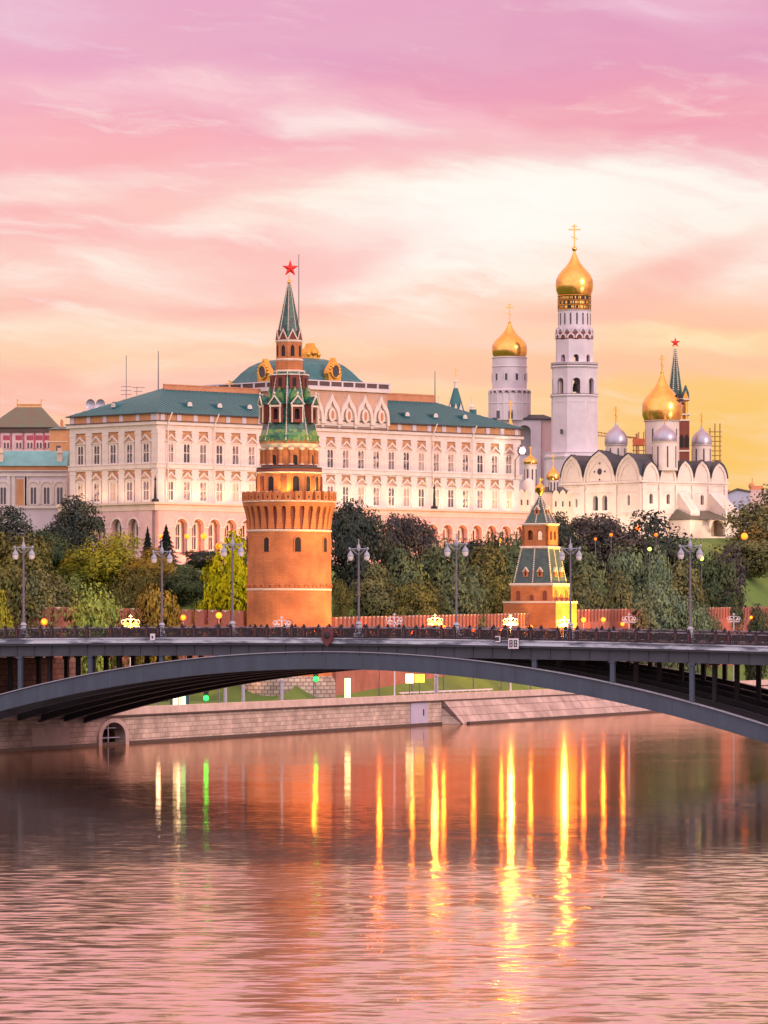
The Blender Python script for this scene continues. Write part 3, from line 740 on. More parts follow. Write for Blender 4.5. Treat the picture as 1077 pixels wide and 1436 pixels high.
def palace():
    t = thing('palace', 'huge pinkish white palace with teal roof and curved central dome behind the trees', 'palace', (PO.x, PO.y, PZ), PANG)
    Z = lambda zw: zw - PZ
    LEFT = T(0, PD, 0, -90)
    # walls
    m = MB(); m.loft([rect(0, PL, 0, PD, Z(39)), rect(0, PL, 0, PD, Z(56))]); m.build('wall', MT['tan'], t)
    w_up, g_up, t_up = window_mesh(2.7, 3.85, True)
    win = [None, None]
    def put_window(key, loc, rz, mb=None, gb=None, gm=None, tb=None):
        if win[key] is None:
            o = mb.build('window', MT['white'], t); gb.build('pane', gm, o); tb.build('shaded_tympanum', MT['beige'], o); win[key] = o
            o.location = loc; o.rotation_euler = (0, 0, R(rz))
        else: copy_tree(win[key], loc, rz, parent=t)
    w_lo, g_lo, t_lo = window_mesh(2.7, 3.85, True)
    xs = [3.35 + 4.41 * i for i in range(23)]
    ys = [PD - 3.0 - 5.1 * i for i in range(5)]
    for x in xs:
        put_window(0, (x, 0, Z(48.15)), 0, w_up, g_up, MT['glass_var'], t_up); put_window(1, (x, 0, Z(40.55)), 0, w_lo, g_lo, MT['glass_pale'], t_lo)
    for y in ys:
        put_window(0, (0, y, Z(48.15)), -90); put_window(1, (0, y, Z(40.55)), -90)
    # pilasters
    pil = None
    for x in [1.15 + 4.41 * i for i in range(24)]:
        for z in (39.9, 47.75):
            if pil is None:
                m = MB(); m.box(-.62, .62, -.35, 0, 0, 7.0); m.box(-.72, .72, -.42, 0, 6.2, 6.5); o = pil = m.build('pilaster', MT['white'], t)
            else: o = child(pil, t)
            o.location = (x, 0, Z(z))
            if x < 1.2: o.scale = (1.5, 1, 1)
    for y in [PD - .6 - 5.1 * i for i in range(6)]:
        for z in (39.9, 47.75):
            o = child(pil, t, (0, y, Z(z))); o.rotation_euler = (0, 0, R(-90))
            if y < 2: o.scale = (1.6, 1, 1)
    def band(name, z0, z1, out, mat, y1=0.0):
        m = MB(); m.loft([rect(-out, PL + out, -out, PD + out, Z(z0)), rect(-out, PL + out, -out, PD + out, Z(z1))]); return m.build(name, mat, t)
    band('string_course', 47.0, 47.85, .55, MT['white']); band('string_course', 46.72, 46.995, .3, MT['white'])
    band('string_course', 47.86, 48.0, .72, MT['white'])
    band('entablature', 54.55, 55.7, .36, MT['white']); band('cornice', 55.705, 56.35, .85, MT['white']); band('cornice_edge', 56.355, 56.55, 1.05, MT['brown_roof'])
    band('attic', 56.555, 58.0, .3, MT['tan'])
    ap = None
    for x in [1.15 + 4.41 * i for i in range(24)]:
        if ap is None: m = MB(); m.box(-.55, .55, -.16, 0, 0, 1.44); o = ap = m.build('attic_post', MT['lilacwhite'], t)
        else: o = child(ap, t)
        o.location = (x, -.3, Z(56.56))
    for y in [PD - .6 - 5.1 * i for i in range(6)]:
        o = child(ap, t, (-.3, y, Z(56.56))); o.rotation_euler = (0, 0, R(-90))
        if y < 2: o.scale = (1.9, 1, 1)
    # arcade under the terrace
    AO = 3.6
    m = MB(); m.loft([rect(-AO + 1.5, PL, -AO + 1.5, PD, Z(27.5)), rect(-AO + 1.5, PL, -AO + 1.5, PD, Z(38.0))]); m.build('arcade_back_wall', MT['pink'], t)
    m = MB(); arch_wall(m, -AO, PL, Z(27.5), Z(38.4), [(x, 3.05, Z(29.6), Z(35.3)) for x in xs], -AO, .9, 10, False); m.build('arcade_wall', MT['pink'], t)
    m = MB(); m.M = T(-AO, PD, 0, -90); arch_wall(m, 0, PD + AO, Z(27.5), Z(38.4), [(PD - y, 3.05, Z(29.6), Z(35.3)) for y in ys], 0, .9, 10, False); m.build('arcade_wall', MT['pink'], t)
    ring = aw = None
    w3, g3, _t = window_mesh(1.9, 5.2, False)
    for i, (lx, ly, rz) in enumerate([(x, -AO, 0) for x in xs] + [(-AO, y, -90) for y in ys]):
        if ring is None:
            m = MB(); arch_ring(m, 0, Z(35.3), 1.53, .28, -.2, 0, .0, 12); m.box(-2.2, -1.53, -.16, 0, Z(35.0), Z(35.3)); m.box(1.53, 2.2, -.16, 0, Z(35.0), Z(35.3))
            o = ring = m.build('arch_moulding', MT['white'], t)
            a = aw = w3.build('arcade_window', MT['white'], t); g3.build('arcade_pane', MT['glass'], a)
        else: o = child(ring, t); a = copy_tree(aw, parent=t)
        o.location = (lx, ly, 0); o.rotation_euler = (0, 0, R(rz))
        a.location = (lx, ly + 1.49, Z(30.6)) if rz == 0 else (lx + 1.49, ly, Z(30.6)); a.rotation_euler = (0, 0, R(rz))
    for z0, z1, o_ in ((38.405, 38.75, AO + .15), (38.76, 39.6, AO + .05), (39.61, 40.05, AO + .55)):
        m = MB(); m.loft([rect(-o_, PL + .2, -o_, PD, Z(z0)), rect(-o_, PL + .2, -o_, PD, Z(z1))]); m.build('terrace_cornice', MT['cream'], t)
    # roof
    m = MB(); e = .9
    m.add([(-e, -e, Z(58.1)), (PL+e, -e, Z(58.1)), (PL+e, PD+e, Z(58.1)), (-e, PD+e, Z(58.1)), (13, 13.2, Z(63.9)), (PL-13, 13.2, Z(63.9))],
          [(0, 1, 5, 4), (1, 2, 5), (2, 3, 4, 5), (3, 0, 4), (3, 2, 1, 0)])
    roof = m.build('roof', MT['teal'], t)
    m = MB(); k = (63.9 - 58.1) / (13.2 + e); x = -.2
    while x < PL:
        yt = min(13.1, max(.2, x + .0), max(.2, PL - x)); m.tube([(x, -e, Z(58.16)), (x, yt, Z(58.16 + (yt + e) * k))], .05, 4); x += 1.15
    y = .4
    while y < PD:
        xt = min(12.9, y, PD - y); m.tube([(-e, y, Z(58.16)), (xt, y, Z(58.16 + (xt + e) * k))], .05, 4); y += 1.15
    m.build('standing_seams', MT['teal'], roof)
    m = MB(); m.loft([rect(-e-.08, PL+e+.08, -e-.08, PD+e+.08, Z(57.9)), rect(-e-.08, PL+e+.08, -e-.08, PD+e+.08, Z(58.08))]); m.build('eave', MT['grey_roof'], t)
    m = MB(); m.box(13, 45, 12.6, 13.0, Z(62.5), Z(64.6)); m.box(13, 45, 12.5, 13.1, Z(64.6), Z(64.8)); m.build('ridge_parapet', MT['peach_brick'], t)
    m = MB(); m.box(60, PL - 13, 12.6, 13.0, Z(62.5), Z(65.0)); m.box(60, PL - 13, 12.5, 13.1, Z(65.0), Z(65.3)); m.build('ridge_parapet', MT['peach_brick'], t)
    dm = None
    def dormer(x, y, rz):
        nonlocal dm
        if dm is None:
            m = MB(); m.prism([(-.75, -.3), (.75, -.3), (.75, .25)] + [(.75*math.cos(a*math.pi/8), .25 + .75*math.sin(a*math.pi/8)) for a in range(1, 8)] + [(-.75, .25)], 0, 3)
            dm = o = m.build('dormer', MT['teal'], roof)
            m = MB(); m.prism([(-.6, -.1), (.6, -.1), (.6, .2)] + [(.6*math.cos(a*math.pi/8), .2 + .6*math.sin(a*math.pi/8)) for a in range(1, 8)] + [(-.6, .2)], -.14, -.01); m.build('dormer_window', MT['white'], dm)
        else: o = copy_tree(dm, parent=roof)
        o.location = (x, y, Z(58.1) + (min(y if rz == 0 else x, 13) + e) * .415 + .35); o.rotation_euler = (0, 0, R(rz))
    for px in (266, 308, 350, 571, 611, 652): dormer(line_x(px, PO, PANG, 2.6), 2.6, 0)
    dormer(2.6, PD * .62, -90)
    # central block with ogee gables and curved dome
    c0, c1 = 40.0, 63.6
    m = MB(); m.box(c0, c1, -.6, 30, Z(55.9), Z(64.2)); blk = m.build('central_block', MT['beige'], t)
    m = MB(); m.box(c0 - .5, c1 + .5, -1.2, 30.5, Z(64.205), Z(64.75)); m.build('block_cornice', MT['white'], blk)
    kk = None; kw = (c1 - c0) / 5
    for i in range(5):
        x = c0 + kw * (i + .5)
        if kk is None:
            m = MB(); o1 = shape(OGEE, 0, 0, kw * .5, 6.3); i1 = shape(OGEE, 0, 0, kw * .37, 4.7)
            for j in range(len(o1) - 1): m.prism([i1[j], o1[j], o1[j+1], i1[j+1]], -.75, 0)
            m.prism(shape(OGEE, 0, 0, kw*.38, 4.9), -.2, -.01)
            kk = o = m.build('ogee_gable', MT['warmwhite'], blk)
            m = MB(); m.loft([[(.95*q*math.cos(a*math.pi/8), yy, 1.85 + 1.45*q*math.sin(a*math.pi/8)) for a in range(16)] for q, yy in ((1, -.502), (1, -.75), (.82, -.8))]); m.build('medallion', MT['warmwhite'], kk)
            m = MB(); m.loft([[(.34*q*math.cos(a*math.pi/8), yy, 1.85 + .9*q*math.sin(a*math.pi/8)) for a in range(16)] for q, yy in ((1, -.79), (1, -.92), (.5, -1.05))]); m.build('eagle_relief', MT['peach_brick'], kk)
        else: o = copy_tree(kk, parent=blk)
        o.location = (x, -.602, Z(57.3))
    m = MB()
    for i in range(6):
        x = c0 + kw * i; m.box(max(x - .35, c0), min(x + .35, c1), -.95, -.602, Z(55.95), Z(57.6))
    m.box(c0, c1, -.85, -.602, Z(56.9), Z(57.28)); m.build('block_base', MT['white'], blk)
    def parapet(M_, L_, n):
        m = MB(); m.M = M_; m.box(0, L_, -.2, .2, 0, .28); m.box(-.1, L_ + .1, -.26, .26, 1.22, 1.45)
        for i in range(n + 1): x = .22 + (L_ - .44)*i/n; m.box(x - .22, x + .22, -.22, .22, .28, 1.22)
        par = m.build('balustrade', MT['lilacwhite'], blk)
        for i in range(n):
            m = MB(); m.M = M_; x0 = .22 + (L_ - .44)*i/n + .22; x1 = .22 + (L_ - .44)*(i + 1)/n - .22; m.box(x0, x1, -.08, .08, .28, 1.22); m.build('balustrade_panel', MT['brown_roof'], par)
    parapet(T(c0 - .3, -.95, Z(64.755)), c1 - c0 + .6, 7); parapet(T(c0 - .25, 30, Z(64.755), -90), 30.7, 8); parapet(T(c1 + .25, -.7, Z(64.755), 90), 30.7, 8)
    m = MB(); rings = []
    for ins, z in ((0, 64.8), (1.5, 65.25), (2.9, 66.1), (4.0, 67.3), (5.0, 68.7), (6.2, 70.0), (7.6, 70.9), (9.2, 71.4), (11.0, 71.6)):
        rings.append(rect(c0 - .2 + ins, c1 + .2 - ins, .1 + ins, 29.4 - ins, Z(z)))
    m.loft(rings); dome = m.build('dome_roof', MT['teal'], t)
    gd = None
    A_ = palace_matrix(); Ai = A_.inverted(); yl = 0.0
    while (A_ @ Vector((c0 + 3.4, yl, 0))).x / (A_ @ Vector((c0 + 3.4, yl, 0))).y > (373 - CX) / F: yl += .1
    for loc, rz in (((line_x(466, PO, PANG, 3.2), 3.2, Z(66.4)), 0), ((c0 + 3.4, yl, Z(66.4)), -90)):
        if gd is None:
            m = MB(); m.prism([(-1.75, 0), (1.75, 0), (1.7, .8), (1.95, 1.6), (1.5, 2.6), (.8, 3.5), (.3, 4.4), (0, 4.9), (-.3, 4.4), (-.8, 3.5), (-1.5, 2.6), (-1.95, 1.6), (-1.7, .8)], -.8, .6)
            for a in range(9): m.sphere((1.45*math.cos(a*math.pi/8), -.85, 1.9 + 1.75*math.sin(a*math.pi/8)), .34, 8)
            gd = o = m.build('gilded_dormer', MT['gold_matte'], dome)
            m = MB(); m.loft([[(.95*q*math.cos(a*math.pi/8), yy, 2.0 + 1.25*q*math.sin(a*math.pi/8)) for a in range(16)] for q, yy in ((1, -.83), (1, -1.0))]); m.build('oval_window', MT['glass'], gd)
            m = MB(); m.tube([(1.1*math.cos(a*math.pi/10), -1.02, 2.0 + 1.4*math.sin(a*math.pi/10)) for a in range(21)], .2, 6); m.build('oval_frame', MT['gold_matte'], gd)
        else: o = copy_tree(gd, parent=dome)
        o.location = loc; o.rotation_euler = (0, 0, R(rz))
    ox = line_x(435, PO, PANG, 12)
    m = MB(); m.prism([(-1.9, 0), (1.9, 0), (1.8, 1.4), (1.3, 2.2), (.7, 2.6), (.3, 3.4), (-.3, 3.4), (-.7, 2.6), (-1.3, 2.2), (-1.8, 1.4)], -1, 1)
    m.sphere((-1.4, -1, 1.0), .55, 8); m.sphere((1.4, -1, 1.0), .55, 8); m.sphere((0, -1.1, 1.5), .8, 10)
    o = m.build('gilded_crest', MT['gold_matte'], dome); o.location = (ox, 12, Z(71.4))
    def pole(px, yl, z0, z1, r):
        m = MB(); x = line_x(px, PO, PANG, yl); m.tube([(x, yl, Z(z0)), (x, yl, Z(z1))], [r, r*.5], 6); return m.build('flagpole', MT['pole'], t)
    pole(222, 13.2, 63, 71.5, .14); pole(610, 13.2, 63, 70.5, .14); pole(419, 14, 71, 93.6, .14)
    # downpipes
    dp = None
    for px in (233.5, 299, 605.5, 661):
        x = line_x(px, PO, PANG, -.45)
        if dp is None: m = MB(); m.tube([(0, 0, Z(40.1)), (0, 0, Z(56))], .13, 6); m.tube([(0, 0, Z(56)), (.6, -.6, Z(58.2))], .13, 6); dp = o = m.build('downpipe', MT['white'], t)
        else: o = child(dp, t)
        o.location = (x, -.95, 0)
    # dark lamp obelisks on the terrace edge
    for px in (216.5, 609):
        x = line_x(px, PO, PANG, -3.4) if px > 300 else -3.3; y = -3.4 if px > 300 else -3.3
        m = MB(); m.lathe([(.75, 0), (.7, .5), (.3, .7), (.22, 2.5), (.14, 4.2), (.28, 4.4), (.1, 4.9), (.03, 5.4)], 8)
        o = m.build('terrace_lamp', MT['iron'], t); o.location = (x, y, Z(40.05))
    # floodlights standing on the terrace
    A = t.matrix_basis
    for i in range(15):
        p = A @ Vector((3.5 + 6.9 * i, -3.2, Z(40.3))); q = A @ Vector((3.5 + 6.9 * i, 0, Z(46.5)))
        lamp('SPOT', 'terrace_floodlight', p, q, 980, (1.0, .62, .27), 140, .08, .9)
    for i in range(12):
        x = 3.35 + 4.41 * (2 * i) + 2.2
        p = A @ Vector((x, -9.0, 0)); p.z = gz(p.x, p.y) + 1.0; q = A @ Vector((x, -3.6, Z(34)))
        lamp('SPOT', 'arcade_floodlight', p, q, 4200, (1.0, .28, .06), 120, .1, .9)
    for i in range(4):
        p = A @ Vector((-3.2, 3 + 6.4 * i, Z(40.3))); q = A @ Vector((0, 3 + 6.4 * i, Z(46.5)))
        lamp('SPOT', 'terrace_floodlight', p, q, 520, (1.0, .62, .30), 140, .08, .9)
    return t
PAL = None
def palace_matrix(): return T(PO.x, PO.y, PZ, PANG)
palace()
def roof_gear():
    x = line_x(141, PO, PANG, 22); A = palace_matrix()
    for px, lab in ((127, 'left grey satellite dish on the palace roof\'s left slope'), (141, 'right grey satellite dish on the palace roof\'s left slope')):
        d = 922; p = at(px, 880, d)
        t = thing('satellite_dish', lab, 'satellite dish', (p.x, d, 59.5), 0, 'satellite dishes on the palace roof')
        m = MB(); m.loft([[(r*math.cos(a*math.pi/8), y, 1.2 + r*1.25*math.sin(a*math.pi/8)) for a in range(16)] for r, y in ((.2, .25), (.7, .1), (.92, -.15), (.95, -.18), (.7, .0), (.2, .12))]); m.build('reflector', MT['silver'], t)
        m = MB(); m.tube([(0, .3, -.8), (0, .3, 1.2)], .1, 6); m.build('mount', MT['pole'], t)
    p = at(177, 880, 925); t = thing('roof_antenna', 'thin television antenna mast behind the palace\'s left roof', 'antenna', (p.x, 925, 60), 0)
    m = MB(); m.tube([(0, 0, 0), (0, 0, 11)], .07, 5); m.build('mast', MT['pole'], t)
    m = MB()
    for z in (3.0, 3.8, 4.6): m.tube([(-1.1, 0, z), (1.1, 0, z)], .05, 4)
    m.tube([(2.2, 0, 0), (2.2, 0, 4.6)], .05, 4); m.tube([(1.2, 0, 4.4), (3.8, 0, 4.4)], .05, 4); m.tube([(1.5, 0, 3.6), (3.3, 0, 3.6)], .05, 4); m.build('aerial', MT['pole'], t)
    p = at(322, 880, 940); o = thing('roof_cross', 'small gold cross rising left of the palace\'s curved dome', 'cross', (p.x, 940, 63), 0)
    m = cross_mb(3.6, 1.7, .11); m.build('cross', MT['gold_matte'], o).location = (0, 0, .2)
    m = MB(); m.lathe([(.5, -1.5), (.45, 0), (.1, .3)], 8); m.build('cross_base', MT['teal'], o)
roof_gear()

# ------------------------------------------------------------------ buildings left of the palace
class PXF:
    """Local frame for a building that faces the viewer: x and z of photo positions at its distance."""
    def __init__(s, px0, d, zb): s.px0, s.d, s.zb = px0, d, zb; p = at(px0, 880, d); s.loc = (p.x, d, zb)
    def x(s, px): return (px - s.px0) * s.d / F
    def z(s, py): return CH + (HY - py) * s.d / F - s.zb
    def w(s, n): return n * s.d / F
def left_buildings():
    f = PXF(93, 936, 27.0); X, Z = f.x, f.z
    t = thing('palace_wing', 'low lilac and ochre wing with pale teal roof left of palace', 'building', f.loc)
    xl = X(-60)
    m = MB(); m.box(xl, X(94), 0, 14, 0, Z(657)); m.build('wall', MT['lilacwhite'], t)
    for a, b in ((23, 34), (-40, -30)): m = MB(); m.box(X(a), X(b), -.12, -.01, Z(711), Z(672)); m.build('ochre_panel', MT['tan'], t)
    m = MB()
    for px in (12, 19, 35.5, 37): m.box(X(px) - .3, X(px) + .3, -.3, -.01, Z(711), Z(668))
    for a, b, c in ((713, 709, .45), (668, 664, .35), (661, 659.5, .6)): m.box(xl, X(94), -c, -.005, Z(a), Z(b))
    m.build('mouldings', MT['white'], t)
    m = MB(); m.box(xl, X(94), -.2, -.006, Z(659), Z(653.5)); m.build('attic', MT['tan'], t)
    w = wm = None
    for px in (-34, -16, 4.6, 47, 65.5, 84):
        if w is None:
            m = MB(); arch_wall(m, -1.15, 1.15, 0, 5.0, [(-.33, .5, .15, 3.4), (.33, .5, .15, 3.4)], -.22, .2, 5, False)
            arch_ring(m, 0, 3.6, 1.2, .25, -.4, -.01, 3.4); w = o = m.build('window', MT['white'], t)
            g = MB(); g.box(-.8, .8, -.09, -.02, .1, 3.9); g.build('pane', MT['glass'], w)
        else: o = copy_tree(w, parent=t)
        o.location = (X(px), 0, Z(708))
    m = MB(); m.loft([rect(xl, X(94), -.7, 14.5, Z(653.4)), rect(xl, X(94), 5.5, 9, Z(631))]); r = m.build('roof', MT['teal_pale'], t)
    for px in (0, 83):
        m = MB(); m.box(-.55, .55, -.55, .55, 0, 1.9); m.box(-.75, .75, -.75, .75, 1.9, 2.1); m.box(-.45, .45, -.45, .45, 2.1, 3.0); o = m.build('chimney', MT['cream'], r); o.location = (X(px), 1.6, Z(648))
    f = PXF(36, 975, 27.0); X, Z = f.x, f.z
    t = thing('pink_mansion', 'pink building with red ornament and steep dark hipped roof behind the teal roofed wing', 'building', f.loc)
    xr = X(72); m = MB(); m.box(X(-40), xr, 0, 13, 0, Z(606)); m.build('wall', MT['pinkwhite'], t)
    m = MB(); m.box(X(-40), xr + .3, -.5, 13.4, Z(606), Z(600)); m.build('cornice', MT['brown_roof'], t)
    for px in (-33, -20, -7, 9, 26.5, 42, 55, 66):
        m = MB(); m.box(-.7, .7, -.1, -.005, Z(617), Z(610.5)); o = m.build('red_panel', MT['magenta'], t); o.location = (X(px), 0, 0)
        m = MB(); arch_wall(m, -.8, .8, Z(629), Z(618), [(-.35, .45, Z(628.5), Z(622)), (.35, .45, Z(628.5), Z(622))], -.16, .15, 4, False); o = m.build('window', MT['pink'], t); o.location = (X(px), 0, 0)
        m = MB(); m.box(-.7, .7, -.05, -.01, Z(628.5), Z(619)); m.build('pane', MT['glass'], o)
        m = MB(); m.box(-.14, .14, -.2, -.01, Z(630), Z(607)); c = m.build('colonnette', MT['magenta'], t); c.location = (X(px) + 1.05, 0, 0)
    m = MB(); hy = 6.5
    m.loft([rect(X(-18), X(82), -1, 14, Z(599.5)), rect(X(-14), X(79), -.4, 13.4, Z(596)), rect(X(19.5), X(55.5), hy - 1.5, hy + 1.5, Z(569.5))]); r = m.build('roof', MT['olive_roof'], t)
    m = MB()
    for px in (20.5, 54.5): m.tube([(X(px), hy, Z(570)), (X(px), hy, Z(557.5))], .09, 5); m.prism([(X(px), Z(558)), (X(px) + .45, Z(559)), (X(px), Z(560.5))], hy - .04, hy + .04)
    for z in (569, 566.5, 564.8): m.tube([(X(20.5), hy, Z(z)), (X(54.5), hy, Z(z))], .1, 5)
    for i in range(16): x = X(20.5) + (X(54.5) - X(20.5)) * i / 15; m.tube([(x, hy, Z(569.5)), (x, hy, Z(564.8))], .06, 4)
    m.build('ridge_crest', MT['gold_matte'], r)
    f = PXF(82, 956, 27.0); X, Z = f.x, f.z
    t = thing('ochre_house', 'plain ochre block with small dark roof wedged between pink building and palace', 'building', f.loc)
    m = MB(); m.box(X(69), X(95), 0, 9, 0, Z(602)); m.build('wall', MT['tan'], t)
    m = MB(); m.box(X(69), X(95), -.15, -.005, Z(620), Z(619)); m.build('string_course', MT['cream'], t)
    m = MB(); m.box(X(79), X(85), -.1, -.006, Z(632), Z(625)); m.build('window', MT['glass'], t)
    m = MB(); m.loft([rect(X(66), X(97), -.6, 9.6, Z(602)), rect(X(80), X(97), 4, 5, Z(597))]); r = m.build('roof', MT['teal'], t)
    m = MB(); m.box(X(83.5), X(87.5), 2, 2.7, Z(601), Z(590)); m.sphere((X(85.5), 2.35, Z(589)), .3, 8); m.build('chimney', MT['peach_brick'], r)
left_buildings()

# ------------------------------------------------------------------ round corner tower
def round_tower():
    f = PXF(405.5, 690, 4.9); X, Z, W = f.x, f.z, f.w
    t = thing('round_brick_tower', 'round orange brick tower with green tiled tent roof and a red star', 'tower', f.loc)
    def lathe(name, prof, mat, n=64, ph=0.0, smooth=True, parent=t):
        m = MB(); m.lathe([(W(r), Z(y) if not isinstance(y, tuple) else y[0]) for r, y in prof], n, ph); return m.build(name, mat, parent, smooth, ang=30)
    m = MB(); m.lathe([(W(66), -1), (W(64.5), Z(955)), (W(61), Z(948))], 64); m.build('stone_base', MT['rubble'], t, True)
    sh = lathe('shaft', [(60.5, 950), (59.5, 900), (58.6, 745)], MT['brick'])
    lathe('band', [(59.6, 828.2), (60.2, 826.5), (59.4, 825.6)], MT['trim']); lathe('band', [(59.2, 746.4), (60.4, 744.6), (59.2, 743.4)], MT['trim'])
    # arched frieze above the lower band
    fr = None
    for k in range(28):
        if fr is None:
            m = MB(); arch_ring(m, 0, 0, .35, .12, -.1, .05, .0, 6); fr = o = m.build('frieze_arch', MT['brick'], t)
        else: o = child(fr, t)
        a = 2 * math.pi * k / 28; r = W(59.6); o.location = (r * math.cos(a), r * math.sin(a), Z(824)); o.rotation_euler = (0, 0, a + math.pi/2)
    # machicolations
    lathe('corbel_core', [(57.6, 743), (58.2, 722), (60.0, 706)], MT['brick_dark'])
    cb = None; NC = 30
    for k in range(NC):
        a = 2 * math.pi * (k + .5) / NC
        if cb is None:
            m = MB(); r0, r1, r2 = W(58.4), W(60.5), W(64.6); hw = .34
            z0, z1, z2 = Z(743), Z(724), Z(708.5)
            m.loft([[(W(56), -hw*1.5, z0), (r0, -hw*1.5, z0), (r0, hw*1.5, z0), (W(56), hw*1.5, z0)], [(W(56), -hw, z1), (r1, -hw, z1), (r1, hw, z1), (W(56), hw, z1)],
                    [(W(56), -hw*1.02, Z(714)), (W(63), -hw*1.02, Z(714)), (W(63), hw*1.02, Z(714)), (W(56), hw*1.02, Z(714))],
                    [(W(56), -hw*1.9, z2), (r2, -hw*1.9, z2), (r2, hw*1.9, z2), (W(56), hw*1.9, z2)]])
            cb = o = m.build('corbel', MT['brick'], t)
        else: o = child(cb, t)
        o.rotation_euler = (0, 0, a)
    lathe('parapet_ring', [(57, 711.5), (64.4, 711), (65.2, 705.4), (57, 705.2)], MT['brick']); lathe('band', [(64.4, 705.6), (66.4, 704.4), (65.8, 703.0), (60, 702.6)], MT['trim'])
    mer = None; NM = 28
    for k in range(NM):
        a = 2 * math.pi * k / NM
        if mer is None:
            m = MB(); h = Z(690) - Z(703.2); hw = .52
            m.prism([(-hw, 0), (hw, 0), (hw, h*.9), (hw*.9, h), (hw*.4, h*.93), (0, h*.84), (-hw*.4, h*.93), (-hw*.9, h), (-hw, h*.9)], -.3, .3)
            mer = o = m.build('merlon', MT['brick'], t)
            m = MB(); m.prism([(-.1, h*.2), (.1, h*.2), (.1, h*.45), (0, h*.52), (-.1, h*.45)], -.32, -.302); m.build('loophole', MT['dark'], mer)
            m = MB(); m.prism([(-hw*.95, h*1.001), (-hw*.4, h*.935), (0, h*.845), (hw*.4, h*.935), (hw*.95, h*1.001), (0, h*.9)], -.34, .34); m.build('merlon_cap', MT['trim'], mer)
        else: o = copy_tree(mer, parent=t)
        r = W(63.6); o.location = (r*math.cos(a), r*math.sin(a), Z(703.2)); o.rotation_euler = (0, 0, a + math.pi/2)
    def wall_window(ang, R_, y0, y1, w, parent=t, name='window', trim=True):
        """Arched opening on a round wall, ang measured from the side facing the viewer."""
        m = MB(); h = Z(y1) - Z(y0); r = w / 2
        poly = [(-r, 0), (r, 0), (r, h - r)] + [(r*math.cos(a*math.pi/8), h - r + r*math.sin(a*math.pi/8)) for a in range(1, 8)] + [(-r, h - r)]
        m.prism(poly, -.06, .25); o = m.build(name, MT['dark'], parent)
        a = R(ang) - math.pi/2; o.location = (R_*math.cos(a), R_*math.sin(a), Z(y0)); o.rotation_euler = (0, 0, a + math.pi/2)
        if trim:
            m = MB(); arch_ring(m, 0, h - r, r + .02, .14, -.14, .1, h - r, 8); m.build('window_frame', MT['brick'], o)
        return o
    for a in (-76, -31, 13, 59, 104, 149, 194, 239): wall_window(a, W(58.6), 774.5, 754.5, .88)
    # second drum
    d2 = lathe('upper_drum', [(45.5, 706), (45.5, 663.2)], MT['brick']); lathe('band', [(45.6, 664.6), (46.8, 663.4), (45.8, 662.4)], MT['trim'])
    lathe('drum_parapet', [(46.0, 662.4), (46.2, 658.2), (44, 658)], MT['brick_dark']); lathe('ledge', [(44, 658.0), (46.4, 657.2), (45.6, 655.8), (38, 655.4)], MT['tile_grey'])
    for a in (-122, -78, -32, 13, 36, 58, 103, 148): wall_window(a, W(45.5), 690, 669, .95 if a not in (36,) else .7)
    for a in (-8, 47, 80, -55): 
        m = MB(); m.box(-.45, .45, -.08, .1, 0, 2.2); o = m.build('blind_niche', MT['brick_dark'], t); aa = R(a) - math.pi/2
        o.location = (W(45.5)*math.cos(aa), W(45.5)*math.sin(aa), Z(689)); o.rotation_euler = (0, 0, aa + math.pi/2)
    # third drum with half columns
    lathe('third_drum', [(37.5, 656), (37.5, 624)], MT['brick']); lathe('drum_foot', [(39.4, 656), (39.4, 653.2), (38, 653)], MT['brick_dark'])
    lathe('cornice', [(38, 628.6), (39.5, 627), (40.6, 624.6), (41.4, 623.2), (38, 622.8)], MT['trim'])
    cn = None
    for k in range(16):
        a = 2 * math.pi * (k + .25) / 16
        if cn is None:
            m = MB(); m.lathe([(.3, Z(653)), (.3, Z(632))], 10); cn = o = m.build('half_column', MT['brick'], t, True)
            m = MB(); m.lathe([(.36, Z(632)), (.46, Z(630)), (.46, Z(629))], 10); m.lathe([(.42, Z(653)), (.42, Z(651.4))], 10); m.build('capital', MT['trim'], cn)
        else: o = copy_tree(cn, parent=t)
        o.location = (W(38.6)*math.cos(a), W(38.6)*math.sin(a), 0)
    for k in range(8): wall_window(-32 + 45*k, W(37.5), 652.8, 639, .8)
    # tent roof, octagonal
    ph = R(-95); c8 = 1 / math.cos(math.pi/8)
    def octa(name, prof, mat, parent=t, k=1.04):
        m = MB(); m.lathe([(W(r)*k, Z(y)) for r, y in prof], 8, ph); return m.build(name, mat, parent)
    octa('tent_foot', [(40.4, 623), (40.2, 617.5)], MT['brick'])
    tent = octa('tent_roof', [(40.2, 617.5), (37.2, 607), (34.0, 592), (29.0, 562), (25.5, 545), (20.6, 521)], MT['tile'])
    mm = None
    for k in range(8):
        a = ph + 2*math.pi*k/8
        pts = [(W(r)*1.05*math.cos(a), W(r)*1.05*math.sin(a), Z(y)) for r, y in ((40.2, 617.5), (37.2, 607), (34, 592), (29, 562), (25.5, 545), (20.6, 521))]
        m = MB(); m.tube(pts, .07, 5)
        for i in range(22):
            u = i / 21; q = u * (len(pts) - 1); j = min(int(q), len(pts) - 2); p = Vector(pts[j]).lerp(Vector(pts[j+1]), q - j); m.sphere(p, .13, 6)
        m.build('tent_rib', MT['trim'], tent)
    # scalloped edge of pale tiles
    m = MB()
